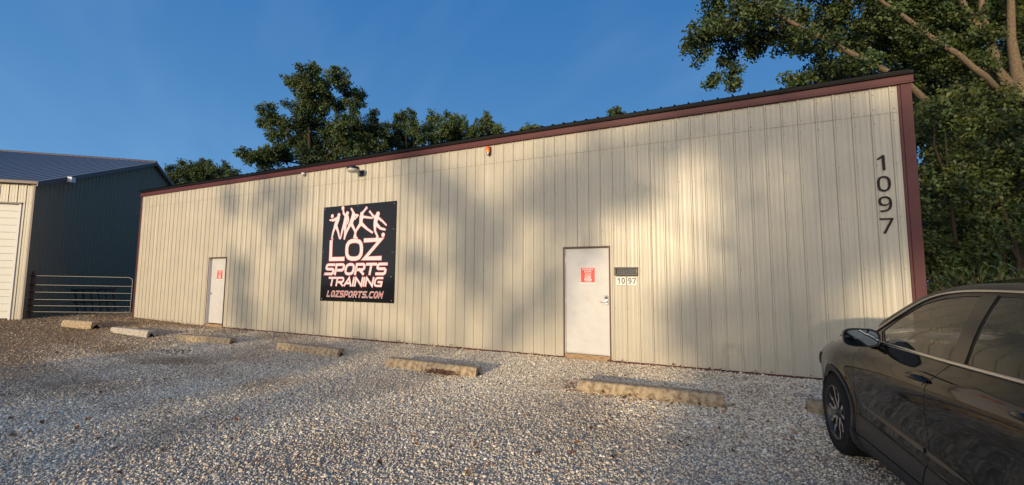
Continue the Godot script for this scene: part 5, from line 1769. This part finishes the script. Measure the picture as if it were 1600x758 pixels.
	# understorey at the corner, filling down to the ground
	for k in 5:
		var px := [1462.0, 1500.0, 1545.0, 1590.0, 1640.0][k] as float
		var dep := [12.5, 14.5, 13.0, 16.5, 14.0][k] as float
		var list := []
		for i in 24:
			list.append([px + rng.randf_range(-34, 44), rng.randf_range(150, 425), rng.randf_range(18, 34)])
		var bb := blobs(list, dep, 1.3)
		for q in bb:
			q[0].y = maxf(q[0].y, 0.5)
			if q[0].x < 12.6 and q[0].z > -DEPTH - 1.0: q[0].x = 12.6 + rng.randf() * 0.6
		straight_tree("understorey_tree", ["leafy young tree close beside the dark red corner trim", "dark young tree behind the leafy one at the corner", "young tree with thin pale stem above the tall cane", "shaded young tree beside the forked trunk", "leafy young tree right of the forked trunk"][k], wood, px + 14.0, dep, 190.0, bb, 1, 7.0, Color(0.046, 0.068, 0.018), 0.07)
	# the deeper wood
	for k in 9:
		var px := 1330.0 + k * 52.0
		var dep := 24.0 + (k * 7 % 5) * 1.6
		var list := []
		for i in 26: list.append([px + rng.randf_range(-60, 60), rng.randf_range(-120, 420) if k > 1 else rng.randf_range(60, 420), rng.randf_range(24, 46)])
		if k == 0: continue
		var bb := blobs(list, dep, 2.2)
		for q in bb: q[0].y = maxf(q[0].y, 0.6)
		straight_tree("forest_tree", "tall leafy tree standing deep in the wood", wood, px, dep, 40.0, bb, 0, 5.5, Color(0.046, 0.068, 0.018), 0.2)
	for k in 4:
		var px := 1440.0 + k * 60.0
		var list := []
		for i in 22: list.append([px + rng.randf_range(-50, 60), rng.randf_range(330, 440), rng.randf_range(16, 26)])
		var bb := blobs(list, 30.0, 1.5)
		straight_tree("forest_tree", "tall leafy tree standing deep in the wood", wood, px, 30.0, 330.0, bb, 0, 6.5, Color(0.046, 0.068, 0.018), 0.12)
	# tall cane in front of the wood
	for k in 13:
		var p := at_depth(1448 + k * 12.0 + rng.randf_range(-3, 3), 445, 9.6 + rng.randf() * 1.3)
		p = ground_under(p)
		var t := thing("cane_plant", "tall green cane with drooping strap leaves at the wood edge", "plant", p, rng.randf() * TAU, "tall cane growing beside the dark car roof")
		for j in 4:
			var st := st_new()
			var o := Vector3(rng.randf_range(-0.25, 0.25), 0, rng.randf_range(-0.25, 0.25))
			var h := rng.randf_range(1.35, 2.0)
			add_tube(st, [o, o + Vector3(0.03, h * 0.5, 0.02), o + Vector3(0.05, h, 0.0)], [0.012, 0.010, 0.004], 5)
			put(fin(st), "stalk", M.bark, t)
			st = st_new()
			for i in 11:
				var y := h * (0.25 + 0.75 * i / 11.0)
				var a := i * 2.4 + rng.randf()
				var dir := Vector3(cos(a), 0, sin(a))
				var w := Vector3(-sin(a), 0, cos(a)) * 0.026
				var l := rng.randf_range(0.28, 0.5)
				var q0 := o + Vector3(0.04, y, 0)
				var q1 := q0 + dir * l * 0.5 + Vector3(0, l * 0.45, 0)
				var q2 := q0 + dir * l + Vector3(0, l * 0.15, 0)
				st.set_color([Color(0.13, 0.155, 0.045), Color(0.09, 0.13, 0.038), Color(0.21, 0.19, 0.07)][i % 3])
				quad(st, q0 - w * 0.5, q0 + w * 0.5, q1 + w, q1 - w)
				tri(st, q1 - w, q1 + w, q2)
			put(fin(st), "leaves", M.blade, t)

# trees behind the camera, far enough that their shade on the wall is soft; each clump is given by where on the wall it shades
func build_shade_trees() -> void:
	var marks := SHADE
	var far := 70.0
	var trees := {}
	for m in marks:
		var p: Vector3 = on_wall(m[0], m[1]) if m[3] == 0 else (on_ground(m[0], m[1]) if m[3] == 1 else Vector3(m[0], m[1], -6.0))
		var z: float = far + rng.randf_range(-7.0, 7.0)
		var c: Vector3 = p - sun_dir * ((z - p.z) / -sun_dir.z)
		var key := int(floor((c.x + 30.0) / 6.0))
		if not trees.has(key): trees[key] = []
		trees[key].append([c, m[2]])
	for key in trees:
		var x = -30.0 + key * 6.0 + 3.0
		var b := Vector3(x, ground_y(x, far) - 0.1, far + 3.0)
		tree("roadside_tree", "tall leafy tree across the road behind the camera", "trees behind the camera that shade the wall", b, [[[b, b + Vector3(0.2, 4.5, 0), b + Vector3(-0.1, 8.5, 0.1), b + Vector3(0.2, 12.0, 0)], [0.34, 0.28, 0.18, 0.05]]], trees[key], 2, 1.5, Color(0.06, 0.09, 0.03), 0.55)

# where the shade lies: picture x, picture y, radius in metres, 0 on the wall, 1 on the ground, 2 plain metres across the wood
const SHADE := [
	[372, 425, 0.55, 0], [376, 465, 0.6, 0], [384, 500, 0.5, 0], [358, 318, 0.35, 0], [412, 305, 0.5, 0], [440, 340, 0.5, 0], [455, 300, 0.5, 0], [470, 440, 0.6, 0], [490, 490, 0.5, 0], [480, 380, 0.35, 0],
	[640, 250, 0.45, 0], [671, 287, 0.6, 0], [700, 310, 0.5, 0], [640, 420, 0.4, 0], [720, 415, 0.55, 0], [745, 430, 0.5, 0], [750, 350, 0.55, 0], [765, 385, 0.4, 0], [790, 498, 0.38, 0], [851, 445, 0.4, 0], [852, 470, 0.3, 0], [815, 330, 0.4, 0],
	[845, 290, 0.6, 0], [872, 310, 0.7, 0], [885, 340, 0.5, 0], [924, 250, 0.45, 0], [935, 285, 0.5, 0], [972, 310, 0.45, 0], [1003, 292, 0.5, 0], [1040, 230, 0.5, 0], [905, 395, 0.3, 0],
	[1100, 210, 0.6, 0], [1150, 240, 0.4, 0], [1170, 200, 0.5, 0], [1211, 215, 0.5, 0], [1245, 190, 0.5, 0], [1290, 245, 0.6, 0], [1330, 210, 0.6, 0], [1360, 250, 0.5, 0], [1300, 300, 0.4, 0], [1345, 320, 0.5, 0], [1380, 340, 0.5, 0], [1400, 290, 0.5, 0], [1390, 200, 0.5, 0],
	[1165, 320, 0.28, 0], [1150, 380, 0.25, 0], [1235, 440, 0.6, 0], [1200, 460, 0.6, 0], [1160, 480, 0.6, 0], [1110, 490, 0.6, 0], [1080, 480, 0.4, 0], [1275, 430, 0.5, 0], [1330, 395, 0.5, 0], [1370, 400, 0.4, 0], [1270, 480, 0.5, 0], [1105, 525, 0.4, 0], [1060, 530, 0.3, 0], [1235, 500, 0.4, 0], [1220, 580, 0.3, 0],
	[1150, 600, 0.5, 1], [1250, 640, 0.6, 1], [1180, 680, 0.6, 1], [1270, 700, 0.6, 1], [1120, 740, 0.5, 1], [1230, 745, 0.6, 1], [1330, 740, 0.6, 1], [400, 570, 0.5, 1], [250, 565, 0.6, 1], [150, 590, 0.7, 1], [300, 610, 0.6, 1], [100, 640, 0.7, 1], [60, 600, 0.7, 1], [200, 630, 0.6, 1],
	[12.6, 1.0, 1.0, 2], [13.6, 2.2, 1.1, 2], [14.8, 0.8, 1.1, 2], [16.0, 2.0, 1.2, 2], [17.4, 0.9, 1.2, 2], [18.8, 2.2, 1.2, 2], [20.2, 1.0, 1.3, 2], [13.0, 3.8, 0.9, 2], [15.2, 3.6, 1.1, 2], [17.6, 3.8, 1.0, 2], [19.8, 4.0, 1.1, 2], [14.0, 5.4, 0.9, 2], [16.6, 5.6, 0.9, 2], [13.2, 1.8, 0.9, 2], [14.4, 2.8, 1.0, 2], [16.8, 3.0, 1.0, 2], [19.0, 3.2, 1.0, 2], [15.6, 0.4, 1.0, 2], [18.2, 0.6, 1.0, 2], [21.5, 2.8, 1.2, 2], [12.9, 6.8, 0.7, 2], [18.6, 6.0, 0.9, 2],
]

func _ready() -> void:
	rng.seed = 20240917
	# camera
	var cam := Camera3D.new()
	cam.name = "camera"
	cam.transform = Transform3D(cam_basis.orthonormalized(), CAM)
	cam.fov = rad_to_deg(2.0 * atan(379.0 / FOCAL))
	cam.near = 0.02
	cam.far = 3000.0
	add_child(cam)
	cam.current = true
	# sky
	var env := Environment.new()
	env.background_mode = Environment.BG_SKY
	var sky := Sky.new()
	var ps := PanoramaSkyMaterial.new()
	ps.panorama = evening_sky()
	sky.sky_material = ps
	env.sky = sky
	env.background_energy_multiplier = 1.0
	env.tonemap_mode = Environment.TONE_MAPPER_LINEAR
	env.tonemap_exposure = 1.2
	env.sdfgi_enabled = true
	env.ssao_enabled = true
	env.ssil_enabled = true
	var we := WorldEnvironment.new()
	we.name = "world_environment"
	we.environment = env
	add_child(we)
	# low sun behind the camera
	var sun := DirectionalLight3D.new()
	sun.name = "sun"
	sun.light_energy = 0.90
	sun.light_color = Color(1.0, 0.90, 0.735)
	sun.light_angular_distance = 0.55
	sun.shadow_enabled = true
	add_child(sun)
	sun.look_at_from_position(Vector3.ZERO, sun_dir, Vector3.UP)
	make_materials()
	build_ground()
	build_hall()
	build_neighbour()
	build_trees()
	build_shade_trees()
	build_sign()
	build_wall_fittings()
	build_stops()
	build_car()
	build_person()
	build_gravel()

# clear evening air: blue overhead, bright and warm round the low sun, with faint streaks of high cloud
func evening_sky() -> ImageTexture:
	var n := FastNoiseLite.new()
	n.seed = 7
	n.frequency = 1.0
	n.fractal_octaves = 4
	var w := 1024
	var h := 512
	var to_sun := -sun_dir.normalized()
	var im := Image.create(w, h, false, Image.FORMAT_RGBAF)
	for y in h:
		for x in w:
			var a := TAU * (x + 0.5) / w
			var e := PI * (0.5 - (y + 0.5) / h)
			var d := Vector3(sin(a) * cos(e), sin(e), -cos(a) * cos(e))
			var up := maxf(d.y, 0.0)
			var cg := d.dot(to_sun)
			var t := pow(1.0 - up, 2.6)
			var c := Vector3(0.023, 0.128, 0.358).lerp(Vector3(0.155, 0.365, 0.625), t)
			c += Vector3(1.0, 0.84, 0.60) * 5.6 * exp(-acos(clampf(cg, -1.0, 1.0)) / 0.23)
			c += Vector3(1.0, 0.82, 0.58) * 1.8 * exp(-up / 0.25) * pow(clampf(0.5 + 0.5 * cg, 0.0, 1.0), 6.5)
			if e > -0.02:
				var q := d / (up + 0.25)
				var v := n.get_noise_3d(q.x * 1.0 + q.z * 0.6, q.z * 3.4 - q.x * 2.2, 2.0)
				c += Vector3(0.9, 0.95, 1.0) * 0.018 * clampf(v * 1.5 + 0.1, 0.0, 1.0)
			if e < 0.0: c = c.lerp(Vector3(0.10, 0.085, 0.06), clampf(-e * 12.0, 0.0, 1.0))
			im.set_pixel(x, y, Color(c.x, c.y, c.z))
	return ImageTexture.create_from_image(im)
